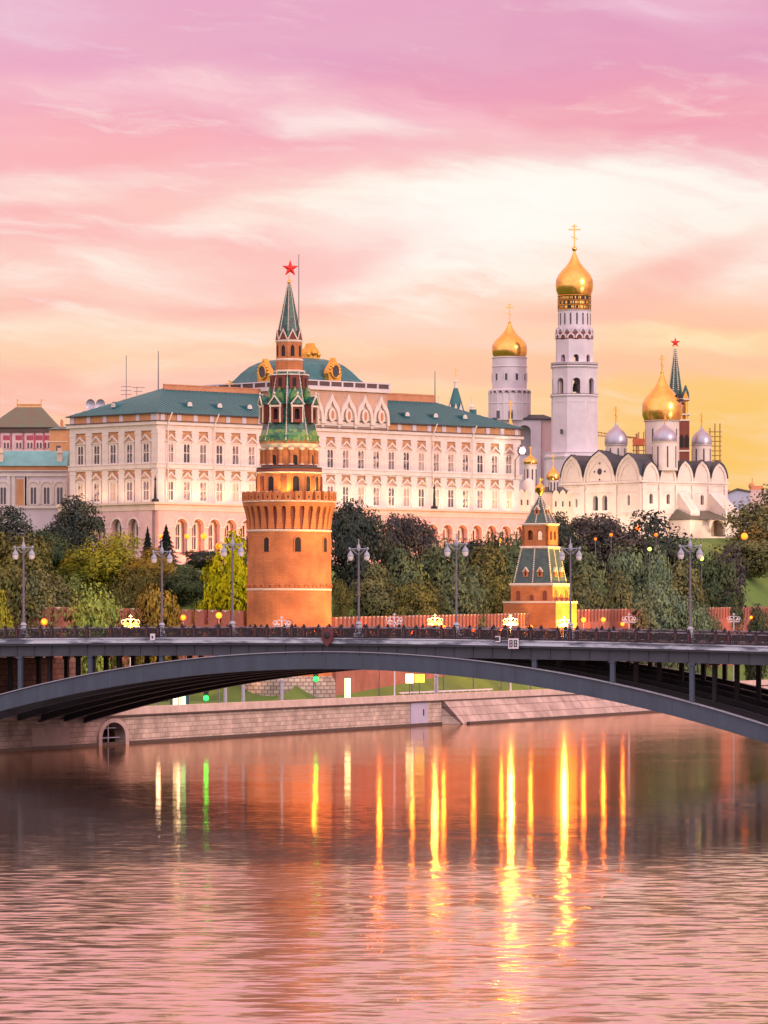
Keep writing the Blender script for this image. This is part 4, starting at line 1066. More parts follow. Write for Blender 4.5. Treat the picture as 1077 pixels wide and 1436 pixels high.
    for k in range(40):
        a = ph + 2*math.pi*k/40; rr = W(39.2) * math.cos(math.pi/8) / math.cos(((a - ph) % (math.pi/4)) - math.pi/8) * 1.04
        m.M = T(rr*math.cos(a), rr*math.sin(a), Z(619.5), math.degrees(a) + 90); m.prism([(-.36, .9), (-.36, .2), (-.2, -.15), (0, -.3), (.2, -.15), (.36, .2), (.36, .9)], -.12, .1)
    m.build('tile_fringe', MT['tile_pale'], tent)
    octa('tent_skirt', [(40.5, 617.6), (38.4, 609.5), (36.8, 603.5)], MT['tile_pale'], tent, 1.047)
    dz = None
    for k in range(8):
        a = ph + 2*math.pi*(k + .5)/8
        if dz is None:
            m = MB(); h = Z(568) - Z(594); arch_wall(m, -.85, .85, 0, h, [(0, .8, .5, h*.62)], -1.1, 2.2, 6, False)
            dz = o = m.build('dormer', MT['brick_dark'], tent)
            m = MB(); m.box(-.5, .5, -.6, -.5, .3, h*.9); m.build('dormer_opening', MT['dark'], dz)
            m = MB(); m.prism([(-1.1, h), (1.1, h), (0, h + 1.2)], -1.35, 2.2); m.build('dormer_roof', MT['tile'], dz)
            m = MB(); m.prism([(-1.22, h - .1), (-1.0, h - .1), (0, h + 1.1), (1.0, h - .1), (1.22, h - .1), (0, h + 1.4)], -1.5, -1.352); m.box(-.92, -.76, -1.3, -1.102, 0, h); m.box(.76, .92, -1.3, -1.102, 0, h)
            m.box(-1.0, 1.0, -1.32, -1.103, h*.84, h*.94); m.sphere((0, -1.4, h + 1.65), .2, 6); m.build('dormer_trim', MT['trim'], dz)
        else: o = copy_tree(dz, parent=tent)
        r = W(29.8); o.location = (r*math.cos(a), r*math.sin(a), Z(594)); o.rotation_euler = (0, 0, a + math.pi/2)
    d3 = None
    for k in range(8):
        a = ph + 2*math.pi*(k + .5)/8
        if d3 is None:
            m = MB(); h = Z(527) - Z(546); m.box(-.72, .72, -.5, 1.5, 0, h); d3 = o = m.build('upper_dormer', MT['brick_dark'], tent)
            m = MB(); m.box(-.3, .3, -.52, -.502, .3, h*.8); m.build('dormer_opening', MT['dark'], d3)
            m = MB(); m.prism(shape(OGEE, 0, -1.9, .75, 2.2), -.9, -.6); m.build('ogee_tile', MT['tile_pale'], d3); m = MB(); m.box(-.85, .85, -.62, 1.3, h, h + .18); m.build('dormer_cornice', MT['trim'], d3)
        else: o = copy_tree(d3, parent=tent)
        r = W(21.6); o.location = (r*math.cos(a), r*math.sin(a), Z(546)); o.rotation_euler = (0, 0, a + math.pi/2)
    octa('band', [(21.2, 522), (21.6, 520.5), (19, 519.4)], MT['trim'])
    lan = octa('lantern', [(18.2, 520), (18.2, 506), (17.6, 504), (17.6, 479)], MT['brick'])
    octa('band', [(18.4, 506.4), (19.2, 505), (18, 503.4)], MT['trim']); octa('band', [(18.0, 480.4), (19.0, 478.6), (17.4, 477)], MT['trim'])
    for k in range(8):
        a = ph + 2*math.pi*(k + .5)/8; r = W(17.6)*.97
        m = MB(); m.prism([(-.28, 0), (.28, 0), (.28, 1.4), (0, 1.75), (-.28, 1.4)], -.05, .2); o = m.build('lantern_window', MT['dark'], lan); o.location = (r*math.cos(a), r*math.sin(a), Z(500)); o.rotation_euler = (0, 0, a + math.pi/2)
    sp = octa('spire', [(17.2, 477), (14.8, 464), (2.0, 398)], MT['spire_tile'])
    gk = None
    for k in range(8):
        a = ph + 2*math.pi*(k + .5)/8; r = W(16.3)
        if gk is None:
            m = MB(); h = Z(463) - Z(477); m.prism([(-.72, 0), (.72, 0), (0, h)], -.1, .3); gk = o = m.build('spire_gable', MT['brick_dark'], sp)
            m = MB(); m.prism([(-.85, 0), (-.66, 0), (0, h*.88), (.66, 0), (.85, 0), (0, h*1.12)], -.2, -.102); m.build('gable_trim', MT['trim'], gk)
        else: o = copy_tree(gk, parent=sp)
        o.location = (r*math.cos(a), r*math.sin(a), Z(477)); o.rotation_euler = (0, 0, a + math.pi/2)
    for k in range(8):
        a = ph + 2*math.pi*k/8; m = MB(); m.tube([(W(14.9)*1.05*math.cos(a), W(14.9)*1.05*math.sin(a), Z(464)), (W(2.2)*1.05*math.cos(a), W(2.2)*1.05*math.sin(a), Z(398))], .045, 5)
        for i in range(14):
            u = i/14; rr = W(14.9 + (2.2 - 14.9)*u)*1.06; m.sphere((rr*math.cos(a), rr*math.sin(a), Z(464 + (398-464)*u)), .08, 6)
        m.build('spire_rib', MT['trim'], sp)
    m = MB(); m.lathe([(.12, Z(399)), (.3, Z(396)), (.3, Z(394.5)), (.1, Z(392)), (.08, Z(386))], 10); m.build('spire_ball', MT['gold'], sp)
    m = star_mb(W(12.4), .5); o = m.build('star', MT['ruby'], t); o.location = (X(407), 0, Z(376.5)); o.rotation_euler = (0, 0, R(8))
MT['rubble'] = brick_material('rubble_stone', (.55, .46, .38), (.40, .33, .27), (.16, .13, .12), .9, .6, .06, 'xz', .5, .6)
round_tower()
tw = Vector(at(405.5, 880, 690)); tw.z = 5
def tower_lights():
    lamp('SPOT', 'tower_floodlight', (tw.x + 30, tw.y - 34, 5), (tw.x, tw.y, 22), 78000, (1, .46, .13), 40, .2, .8)
    lamp('SPOT', 'tower_floodlight', (tw.x + 20, tw.y - 4, 7), (tw.x, tw.y, 34), 26000, (1, .62, .16), 60, .2, .8)
    lamp('SPOT', 'tower_floodlight', (tw.x - 22, tw.y - 16, 6), (tw.x, tw.y, 24), 11000, (1, .50, .22), 50, .2, .8)
    lamp('SPOT', 'tower_floodlight', (tw.x + 27, tw.y - 30, 5), (tw.x + .5, tw.y, 38.5), 60000, (1, .74, .12), 19, .2, .7)
    for a in (-62, -5, 50):
        aa = R(a) - math.pi/2
        lamp('SPOT', 'tower_floodlight', (tw.x + 6.4*math.cos(aa), tw.y + 6.4*math.sin(aa), 34.9), (tw.x + 3.5*math.cos(aa), tw.y + 3.5*math.sin(aa), 46.5), 2000 if a > -20 else 500, (1, .64, .12), 110, .08, .8)
tower_lights()

# ------------------------------------------------------------------ square tent-roofed tower
def square_tower():
    rz = -24; f = PXF(757.5, 810, 6.5); Z = f.z; k = f.d / F / (math.cos(R(24)) + math.sin(R(24)))
    t = thing('square_brick_tower', 'small square brick tower with dark tiled tent roof, right side glowing yellow', 'tower', f.loc, rz)
    def sq(w, y): h = w * k / 2; return rect(-h, h, -h, h, Z(y))
    def loft(name, lv, mat, p=t): m = MB(); m.loft([sq(w, y) for w, y in lv]); return m.build(name, mat, p)
    loft('base', [(105, 960), (104, 844)], MT['brick']); loft('band', [(106, 846), (107, 843.2)], MT['trim'])
    body = loft('middle_block', [(84, 844), (83, 822)], MT['brick']); loft('cornice', [(84, 822.4), (88, 820.2), (87, 818.3), (76, 818)], MT['trim'])
    hb = 83.4 * k / 2
    for side in range(4):
        for i, x in enumerate((-.55, 0, .55)):
            m = MB(); h = 1.7 if i != 1 else 1.0; m.prism([(-.4, 0), (.4, 0), (.4, h - .4), (.28, h - .12), (0, h), (-.28, h - .12), (-.4, h - .4)], -.08, .1)
            o = m.build('arched_niche', MT['brick_dark'], t); a = R(90 * side); o.location = Matrix.Rotation(a, 3, 'Z') @ Vector((x * hb * 1.15, -hb - .01, Z(842))); o.rotation_euler = (0, 0, a)
            m = MB(); arch_ring(m, 0, h - .4, .42, .12, -.14, .05, h - .45, 6); m.build('niche_arch', MT['brick'], o)
    tent = loft('tent_roof', [(76, 818), (73, 812), (53.5, 770)], MT['tile_grey'])
    loft('cornice', [(54, 770), (58, 768.6), (57, 766.6), (51, 766)], MT['trim'])
    # bell stage, open arches
    bw = 51.2 * k; hw = bw / 2
    for side in range(4):
        m = MB(); m.M = Matrix.Rotation(R(90*side), 4, 'Z'); arch_wall(m, -hw, hw, Z(766), Z(737), [(-hw*.38, hw*.42, Z(757.5), Z(748)), (hw*.38, hw*.42, Z(757.5), Z(748))], -hw, .45, 8)
        o = m.build('bell_stage_wall', MT['brick'], t)
    loft('bell_stage_floor', [(48, 765.8), (48, 763)], MT['dark'])
    loft('cornice', [(51.5, 737.4), (56, 735.6), (55, 734.2), (44, 734)], MT['trim'])
    top = loft('upper_roof', [(46, 734), (43, 731), (2.2, 694)], MT['tile_grey'])
    def ribs(w0, y0, w1, y1, par, mid=True):
        h0, h1 = w0*k/2, w1*k/2; n = max(6, int(abs(y1 - y0) / 2.6))
        ends = [((sx*h0, sy*h0), (sx*h1, sy*h1)) for sx in (-1, 1) for sy in (-1, 1)]
        if mid: ends += [((0, s*h0), (0, s*h1)) for s in (-1, 1)] + [((s*h0, 0), (s*h1, 0)) for s in (-1, 1)]
        for a, b in ends:
            m = MB()
            for i in range(n + 1): u = i/n; m.sphere((a[0] + (b[0]-a[0])*u, a[1] + (b[1]-a[1])*u, Z(y0 + (y1-y0)*u)), .16, 6)
            m.build('roof_studs', MT['trim'], par)
    ribs(74, 816, 53.8, 770.5, tent); ribs(43.5, 732, 2.5, 695, top)
    def dormer(par, x, side, w, y, sc):
        m = MB(); m.prism([(-.55*sc, 0), (.55*sc, 0), (.55*sc, 1.1*sc), (0, 1.8*sc), (-.55*sc, 1.1*sc)], -.35, 1.6); o = m.build('dormer', MT['brick'], par)
        m2 = MB(); m2.box(-.2*sc, .2*sc, -.38, -.352, .2*sc, .95*sc); m2.build('dormer_opening', MT['dark'], o)
        m2 = MB(); m2.prism([(-.72*sc, 1.0*sc), (-.5*sc, 1.0*sc), (0, 1.65*sc), (.5*sc, 1.0*sc), (.72*sc, 1.0*sc), (0, 2.0*sc)], -.45, 1.2); m2.build('dormer_trim', MT['trim'], o)
        a = R(90*side); h = w*k/2; o.location = Matrix.Rotation(a, 3, 'Z') @ Vector((x*h, -h, Z(y))); o.rotation_euler = (0, 0, a)
    for side in range(4):
        for x in (-.42, .42): dormer(tent, x, side, 67.5, 809, .88)
        dormer(top, 0, side, 26, 722, .85)
    m = MB(); m.lathe([(.15, Z(696)), (.45, Z(692)), (.9, Z(687.5)), (.95, Z(684)), (.5, Z(680)), (.2, Z(677.5)), (.12, Z(672)), (.02, Z(669))], 12)
    m.prism([(.05, Z(676)), (.7, Z(673)), (.5, Z(671)), (.05, Z(671.5))], -.06, .06); m.build('finial', MT['gold'], t, True)
    p = Vector(f.loc)
    lamp('SPOT', 'tower_floodlight', (p.x + 22, p.y - 4, 9), (p.x, p.y, 25), 150000, (1, .56, .03), 75, .2, .8)
    lamp('SPOT', 'tower_floodlight', (p.x + 2, p.y - 30, 6), (p.x - 2, p.y, 14), 16000, (1, .42, .14), 42, .2, .8)
square_tower()
# ------------------------------------------------------------------ cathedrals and bell towers
def ngon_panels(m, n, ph, apothem, z0, z1, ops, th=.6):
    w = 2 * apothem * math.tan(math.pi / n)
    for k in range(n):
        a = ph + 360 / n * k
        m.M = Matrix.Rotation(R(a), 4, 'Z'); arch_wall(m, -w/2, w/2, z0, z1, ops, -apothem, th, 8)
    m.M = Matrix.Identity(4)
def tall_bell_tower():
    f = PXF(805.5, 1250, 37.5); Z, W = f.z, f.w
    t = thing('tall_bell_tower', 'tallest white octagonal bell tower with a big golden onion dome and cross', 'bell tower', f.loc)
    ph = 3; lp = R(ph - 90 + 22.5); k8 = 1 / math.cos(math.pi/8)
    def octa(name, prof, mat, parent=t): 
        m = MB(); m.lathe([(W(r)*1.045, Z(y)) for r, y in prof], 8, lp); return m.build(name, mat, parent)
    def rnd(name, prof, mat, parent=t): m = MB(); m.lathe([(W(r), Z(y)) for r, y in prof], 40); return m.build(name, mat, parent, True, ang=30)
    octa('base', [(43, 760), (42.5, 644)], MT['lilacwhite']); octa('base_cornice', [(43.5, 644), (44.5, 641), (43, 640), (42.5, 637), (43.5, 635.5), (34, 634.5)], MT['lilacwhite'])
    octa('lower_tier', [(33.2, 636), (32.2, 557)], MT['lilacwhite']); octa('cornice', [(33, 557.5), (34.4, 555.6), (33.6, 554), (31, 553.5)], MT['lilacwhite'])
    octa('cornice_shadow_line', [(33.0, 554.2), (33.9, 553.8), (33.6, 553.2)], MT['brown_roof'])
    ap = W(31.4)*1.045*math.cos(math.pi/8)
    m = MB(); w8 = 2*ap*math.tan(math.pi/8); ngon_panels(m, 8, ph, ap, Z(553.6), Z(517), [(0, w8*.42, Z(553), Z(536.5))], .8); m.build('bell_stage', MT['lilacwhite'], t)
    o_ = MB()
    for k in range(8):
        o_.M = Matrix.Rotation(R(ph + 45*k), 4, 'Z'); arch_ring(o_, 0, Z(536.5), w8*.22, .22, -ap - .12, -ap - .01, Z(536.5) - Z(553), 8)
    o_.build('bell_arch_moulding', MT['lilacwhite'], t)
    m = MB(); m.lathe([(.9, Z(549)), (.85, Z(547)), (.62, Z(543)), (.5, Z(539)), (.25, Z(537)), (.1, Z(533))], 12); b = m.build('bell', MT['iron'], t, True); b.location = (.2, 1.0, 0)
    octa('cornice', [(31.6, 517.4), (33.8, 515.2), (33.2, 513.6), (32, 513.2), (33.0, 510.6), (33.8, 509.2), (26, 508.4)], MT['lilacwhite'])
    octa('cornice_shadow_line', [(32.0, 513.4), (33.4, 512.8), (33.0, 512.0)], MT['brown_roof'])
    ap2 = W(26.0)*1.045*math.cos(math.pi/8); w2 = 2*ap2*math.tan(math.pi/8)
    m = MB(); ngon_panels(m, 8, ph, ap2, Z(509), Z(476.5), [(0, w2*.36, Z(508.2), Z(501.8))], .6); m.build('upper_tier', MT['lilacwhite'], t)
    ring = rnd('gable_ring', [(25, 477.5), (26.2, 475.6), (26.0, 468), (24, 466)], MT['brick_dark'])
    g = None
    for k in range(14):
        a = 2*math.pi*k/14
        for r_, z_, s_ in ((26.1, 475.4, 1.0), (25.2, 467.5, .9)):
            aa = a + (math.pi/14 if s_ < 1 else 0)
            if g is None:
                m = MB(); o1 = shape(OGEE, 0, 0, 1.12, 1.75); i1 = shape(OGEE, 0, 0, .72, 1.15)
                for i in range(len(o1) - 1): m.prism([i1[i], o1[i], o1[i+1], i1[i+1]], -.2, .25)
                g = o = m.build('ogee_gable', MT['lilacwhite'], ring)
            else: o = child(g, ring)
            o.location = (W(r_)*math.cos(aa), W(r_)*math.sin(aa), Z(z_)); o.rotation_euler = (0, 0, aa + math.pi/2); o.scale = (s_, 1, s_)
    rnd('drum', [(22.9, 470), (22.7, 435.5)], MT['lilacwhite']); rnd('drum_band', [(23, 437.2), (23.6, 436), (22.8, 435.2)], MT['lilacwhite'])
    for k in range(16):
        a = 2*math.pi*(k + .3)/16; m = MB(); m.box(-.2, .2, -.06, .1, Z(456), Z(440)); o = m.build('slit_window', MT['glass'], t); o.location = (W(22.8)*math.cos(a), W(22.8)*math.sin(a), 0); o.rotation_euler = (0, 0, a + math.pi/2)
    bd = rnd('inscription_drum', [(23.2, 435.2), (23.4, 414.5), (22, 413.8)], MT['iron'])
    for y in (434.6, 428.5, 422, 415): rnd('gilded_band', [(23.3, y + .9), (24.2, y), (23.3, y - .9)], MT['gold'], bd)
    m = MB(); q = random.Random(3)
    for k in range(60):
        for y in (431.5, 425.2, 418.5):
            if q.random() < .75:
                a = 2*math.pi*(k + q.random()*.4)/60; m.M = T(W(23.4)*math.cos(a), W(23.4)*math.sin(a), Z(y), math.degrees(a) + 90); w = .08 + .12*q.random(); m.box(-w, w, -.06, .05, -.35, .35)
    m.M = Matrix.Identity(4); m.build('gilded_script', MT['gold'], bd)
    s_ = W(26.4); z0 = Z(413.5)
    m = MB(); m.lathe([(r*s_, z0 + z*s_) for r, z in ONION], 40); dome = m.build('onion_dome', MT['gold'], t, True, ang=60)
    m = MB(); m.sphere((0, 0, Z(349)), W(3.6), 14); m.build('ball', MT['gold'], dome, True)
    c = cross_mb(W(32), W(17), .17).build('cross', MT['gold'], dome); c.location = (0, 0, Z(346.5))
    for dx, y, h in ((-4.2, 610, 7), ):
        m = MB(); m.box(-.35, .35, -.06, .2, 0, W(h)); o = m.build('slit_window', MT['glass'], t); o.location = (W(-19.5), -W(30.2), Z(y)); o.rotation_euler = (0, 0, R(-35))
    m = MB()
    for k in range(8):
        a = R(ph + 45*k); r = W(32.6)*1.045*math.cos(math.pi/8)
        m.M = Matrix.Rotation(a, 4, 'Z'); wq = W(9.2)
        for x0, x1, z0_, z1_ in ((-wq, -wq + .25, 632, 564), (wq - .25, wq, 632, 564), (-wq, wq, 565, 563.5)): m.box(x0, x1, -r - .02, -r + .4, Z(z0_), Z(z1_))
    m.M = Matrix.Identity(4); m.build('wall_panel_moulding', MT['lilacwhite'], t)
tall_bell_tower()
def belfry():
    f = PXF(714.5, 1262, 37.5); X, Z, W = f.x, f.z, f.w
    t = thing('domed_belfry', 'round white belfry drum under a golden dome beside the tallest bell tower', 'belfry', f.loc)
    def rnd(name, prof, mat, parent=t): m = MB(); m.lathe([(W(r), Z(y)) for r, y in prof], 40); return m.build(name, mat, parent, True, ang=30)
    m = MB(); arch_wall(m, X(690), X(758), 0, Z(590), [(X(735), W(17.5), Z(640), Z(606))], -W(20), 1.2, 12); m.build('front_wall', MT['lilacwhite'], t)
    m = MB(); m.box(X(690), X(757.9), -W(20) + 4, W(22), 0, Z(590.2)); m.build('inner_block', MT['lilacwhite'], t)
    m = MB(); arch_ring(m, X(735), Z(606), W(8.9), .45, -W(20) - .2, -W(20) - .01, 4, 12); m.build('arch_moulding', MT['lilacwhite'], t)
    m = MB(); m.loft([rect(X(757.9), X(776), -W(17), W(22), 0), rect(X(757.9), X(776), -W(17), W(22), Z(590))]); m.build('side_block', MT['pinkish'], t)
    m = MB(); m.loft([rect(X(686), X(777), -W(22), W(24), Z(589.8)), rect(X(686), X(777), -W(22), W(24), Z(588)), rect(X(712), X(762), -2, 4, Z(582))]); m.build('roof', MT['grey_roof'], t)
    rnd('arcaded_skirt', [(28.4, 590), (28.4, 550), (26, 546)], MT['lilacwhite'])
    for y in (566, 548): rnd('string_course', [(28.6, y + 1), (29.4, y), (28.6, y - 1)], MT['lilacwhite'])
    g = None
    for k in range(20):
        a = 2*math.pi*k/20
        if g is None:
            m = MB(); m.tube([(0, 0, Z(590)), (0, 0, Z(552))], .22, 6); arch_ring(m, .87, Z(552), .66, .22, -.1, .25, 0, 6); g = o = m.build('colonnette', MT['lilacwhite'], t)
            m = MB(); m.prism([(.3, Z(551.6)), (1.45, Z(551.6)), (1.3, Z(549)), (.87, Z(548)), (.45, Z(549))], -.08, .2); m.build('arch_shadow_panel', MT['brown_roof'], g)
        else: o = copy_tree(g, parent=t)
        o.location = (W(28.6)*math.cos(a), W(28.6)*math.sin(a), 0); o.rotation_euler = (0, 0, a + math.pi/2)
    rnd('drum', [(24.3, 548), (24, 502)], MT['lilacwhite'])
    for y in (514.5, 502): rnd('drum_band', [(24.2, y + 1.2), (25.2, y), (24.2, y - 1)], MT['lilacwhite'])
    for k in range(10):
        a = 2*math.pi*(k + .15)/10; m = MB(); m.box(-.3, .3, -.08, .1, Z(534), Z(525)); o = m.build('slit_window', MT['glass'], t); o.location = (W(24.1)*math.cos(a), W(24.1)*math.sin(a), 0); o.rotation_euler = (0, 0, a + math.pi/2)
        m = MB(); m.box(-.62, -.42, -.16, .05, Z(536), Z(523)); m.box(.42, .62, -.16, .05, Z(536), Z(523)); m.build('window_frame', MT['lilacwhite'], o)
    for dx in (-16, 1): 
        m = MB(); m.box(-.6, .6, -.1, .1, Z(588), Z(577)); o = m.build('low_window', MT['glass'], t); o.location = (W(dx), -W(28.4)*math.cos(math.asin(dx/28.6)) - .1, 0)
    s_ = W(24.8); z0 = Z(501.5)
    m = MB(); m.lathe([(r*s_, z0 + z*s_*.86) for r, z in ONION], 40); dome = m.build('onion_dome', MT['gold'], t, True, ang=60)
    m = MB(); m.sphere((0, 0, Z(452.5)), W(2.2), 12); m.build('ball', MT['gold'], dome, True)
    c = cross_mb(W(26), W(11), .15).build('cross', MT['gold'], dome); c.location = (0, 0, Z(451))
MT['pinkish'] = material('pink_limewash', (.70, .50, .52), (.60, .42, .44), .85, scale=.3)
belfry()

def helmet_dome(t, loc, rd, yd0, yd1, rz, hz, mat, cross_h, d, base, slits=8, k=1.0):
    """Drum, dome and cross as parts; loc is the axis in t's frame, heights in metres above t."""
    m = MB(); m.lathe([(rd, yd0), (rd, yd1)], 28); dr = m.build('drum', MT['warmwhite'], t, True, loc, 30)
    m = MB(); m.lathe([(rd*1.0, yd1 - .35), (rd*1.1, yd1 - .1), (rd*1.1, yd1)], 28); m.build('drum_cornice', MT['warmwhite'], dr, True, ang=30)
    for i in range(slits):
        a = 2*math.pi*(i + .37)/slits; m = MB(); h = yd1 - yd0
        m.box(-.17, .17, -.06, .08, yd0 + h*.1, yd0 + h*.82); o = m.build('drum_window', MT['glass'], dr); o.location = (rd*math.cos(a), rd*math.sin(a), 0); o.rotation_euler = (0, 0, a + math.pi/2)
    prof = HELM if mat is MT['silver'] else ONION
    m = MB(); m.lathe([(r*rz, yd1 + z*rz*hz) for r, z in prof], 32); dm = m.build('dome', mat, t, True, loc, 60)
    top = yd1 + prof[-1][1]*rz*hz
    m = MB(); m.sphere((0, 0, top), rz*.09, 10); m.build('dome_ball', MT['gold'], dm, True)
    c = cross_mb(cross_h, cross_h*.42, .11).build('cross', MT['gold'], dm); c.location = (0, 0, top)
    return dm
def cathedral():
    C = at(900, 880, 1100); ang = 36.87; zb = 36.5
    t = thing('white_cathedral', 'broad white cathedral with scalloped gables, one gold dome and silver domes', 'cathedral', (C.x, C.y, zb), ang)
    kz = 1100 / F
    Z = lambda y: CH + (HY - y) * kz - zb
    LB, LA, H = 27.6, 31.2, Z(676)
    A = T(0, LA, 0, -90)
    # west face, then south face
    m = MB(); m.M = A
    arch_wall(m, 0, LA, 0, H, [(5.2 + .8, .8, Z(708), Z(698)), (13.4, 2.0, Z(714), Z(698)), (17.0, 2.0, Z(714), Z(698)), (26.2, .9, Z(708), Z(696))], 0, .9, 8, False); m.build('west_wall', MT['warmwhite'], t)
    m = MB(); arch_wall(m, 0, LB, 0, H, [(3.0 + 5.52*i, 1.1, Z(706), Z(695)) for i in (0, 1, 3)], 0, .9, 8, False); m.build('south_wall', MT['warmwhite'], t)
    m = MB(); m.box(.85, LB - .01, .85, LA - .01, 0, H - .02); m.build('inner_wall', MT['glass'], t)
    m = MB(); m.box(LB - .9, LB - .005, .9, LA, 0, H); m.box(.9, LB - .9, LA - .9, LA - .005, 0, H); m.build('rear_wall', MT['warmwhite'], t)
    m = MB()
    for z0, z1, o in ((H, H + .4, .35), (H - .5, H - .3, .2), (Z(720), Z(718.5), .3), (Z(690), Z(689.2), .14)):
        m.box(-o, LB + o, -o, 0, z0, z1); m.box(-o, 0, 0, LA + o, z0, z1)
    m.build('entablature', MT['warmwhite'], t)
    wa = [9.0, 12.4, 9.8]; xs = 0; gables = []
    for i, w in enumerate(wa):
        gables.append((A, xs + w/2, w, (6.6, 7.4, 6.4)[i])); xs += w
    for i in range(5): gables.append((Matrix.Identity(4), 5.52*(i + .5), 5.52, (4.4, 4.6, 4.9, 5.0, 4.6)[i]))
    for i in range(5): gables.append((T(LB, 0, 0, 90), LA/5*(i + .5), LA/5, 5.0))
    gmesh = None
    for i, (M_, c, w, h) in enumerate(gables):
        m = MB(); m.prism(shape(ROUND, 0, 0, w/2 - .1, h), 0, .9)
        o = m.build('scalloped_gable', MT['warmwhite'], t); o.matrix_basis = M_ @ T(c, -.05, H + .4)
        m = MB(); a1 = shape(ROUND, 0, 0, w/2 - .1, h); b1 = shape(ROUND, 0, 0, w/2 - .7, h - .75)
        for j in range(len(a1) - 1): m.prism([b1[j], a1[j], a1[j+1], b1[j+1]], -.28, -.005)
        if i < 3:
            c1 = shape(ROUND, 0, .0, w/2 - 1.5, h - 1.8); d1 = shape(ROUND, 0, 0, w/2 - 1.9, h - 2.3)
            for j in range(len(c1) - 1): m.prism([d1[j], c1[j], c1[j+1], d1[j+1]], -.18, -.006)
        m.build('gable_moulding', MT['warmwhite'], o)
        m = MB(); a2 = shape(ROUND, 0, 0, w/2 - .02, h + .12)
        m.prism(a2, .902, 8.0); b2 = shape(ROUND, 0, .16, w/2 + .06, h + .14)
        for j in range(1, len(a2) - 2): m.prism([a2[j], b2[j], b2[j+1], a2[j+1]], -.5, .9)
        m.build('gable_roof', MT['grey_roof'], o)
        if i == 1:
            m = MB(); m.loft([[(.75*math.cos(a*math.pi/8), y, 2.6 + .75*math.sin(a*math.pi/8)) for a in range(16)] for y in (-.22, .1)]); m.build('round_window', MT['glass'], o)
            for q in (0, 90, 180, 270):
                m = MB(); m.loft([[(2.0*math.cos(R(q)) + .22*math.cos(a*math.pi/4), y, 2.6 + 2.0*math.sin(R(q)) + .22*math.sin(a*math.pi/4)) for a in range(8)] for y in (-.2, .1)]); m.build('round_window', MT['glass'], o)
    m = MB(); m.loft([rect(.6, LB - .6, .6, LA - .6, H), rect(.6, LB - .6, .6, LA - .6, H + 2.2), rect(9, LB - 9, 11, LA - 11, H + 5.8)]); m.build('roof', MT['grey_roof'], t)
    pl = None
    for M_, xs_ in ((A, [.45, 9.0, 21.4, 30.75]), (Matrix.Identity(4), [.5 + (LB - 1)/5*i for i in range(6)])):
        for x in xs_:
            if pl is None: m = MB(); m.box(-.45, .45, -.38, -.005, 0, H - .52); m.box(-.6, .6, -.5, -.005, H - 1.6, H - 1.2); pl = o = m.build('pilaster', MT['warmwhite'], t)
            else: o = child(pl, t)
            o.matrix_basis = M_ @ T(x, 0, 0)
    # sloping buttresses on the south side
    for x0, x1, out in ((11.3, 14.2, 5.2), (21.5, 25.8, 6.6)):
        m = MB(); zt = H - 2.2
        m.add([(x0, -.4, zt), (x1, -.4, zt), (x1, -out, Z(716)), (x0, -out, Z(716)), (x0, -.4, 0), (x1, -.4, 0), (x1, -out, 0), (x0, -out, 0)],
              [(0, 1, 2, 3), (3, 2, 6, 7), (0, 3, 7, 4), (2, 1, 5, 6), (4, 7, 6, 5), (1, 0, 4, 5)])
        b = m.build('buttress', MT['warmwhite'], t)
        n = Vector((0, -(zt - Z(716)), out - .4)).normalized()   # slope direction
        m = MB(); ym, zm = -.4 - (out - .4)*.55, zt - (zt - Z(716))*.55
        sl = Vector((0, -(out - .4), -(zt - Z(716)))).normalized(); up = Vector((0, -(zt - Z(716)), (out - .4))).normalized()
        cx = (x0 + x1)/2; p = Vector((cx, ym, zm)); q = []
        for s_, o_ in ((-2.3, -.05), (2.3, -.05), (2.3, .06), (-2.3, .06)): q.append(p + sl*s_ + up*o_)
        m.add([(cx - .45, *v[1:]) for v in map(tuple, q)] + [(cx + .45, *v[1:]) for v in map(tuple, q)], [(0,1,2,3),(7,6,5,4),(0,4,5,1),(1,5,6,2),(2,6,7,3),(3,7,4,0)])
        m.build('buttress_niche', MT['cream'], b)
    # low annex
    m = MB(); y0 = -8.0; lx = lambda px: line_x(px, C, ang, y0); x0, x1 = lx(968), lx(1046)
    arch_wall(m, x0, x1, -6, Z(729), [(lx(1007), 4.6, Z(752), Z(741)), (lx(1034), 4.2, Z(756), Z(741))], y0, .9, 10); m.box(x0, x0 + .8, y0 + .9, -.4, -6, Z(729)); m.box(x1 - .8, x1, y0 + .9, 6, -6, Z(729)); an = m.build('annex', MT['warmwhite'], t)
    m = MB(); m.box(x0 + .8, x1 - .8, -3.0, -2.6, -6, Z(729)); m.build('annex_back_wall', MT['cream'], an)
    m = MB(); m.add([(x0 - .5, y0 - .8, Z(728.6)), (x1 + .8, y0 - .8, Z(728.6)), (x1 + .8, 6, Z(728.6)), (x0 - .5, -.4, Z(728.6)), (x0 + 2, -.4, Z(713.5)), (x1 - 5, -.4, Z(715))],
          [(0, 1, 5, 4), (1, 2, 5), (0, 4, 3), (2, 3, 4, 5), (3, 2, 1, 0)]); m.build('annex_roof', MT['olive_roof'], an)
    m = MB(); m.add([(x1 - .2, y0 + 1, Z(740)), (x1 - .2, y0 + 3.5, Z(740)), (x1 + 5.5, y0 + 3.5, -6), (x1 + 5.5, y0 + 1, -6), (x1 - .2, y0 + 1, -6), (x1 - .2, y0 + 3.5, -6)], [(0, 1, 2, 3), (0, 3, 4), (1, 5, 2), (4, 3, 2, 5), (0, 4, 5, 1)]); m.build('annex_buttress', MT['warmwhite'], an)
    # domes
    MI = t.matrix_basis.inverted() if False else (T(C.x, C.y, zb, ang)).inverted()
    def ax(px, d): p = at(px, 880, d); return MI @ Vector((p.x, p.y, zb))
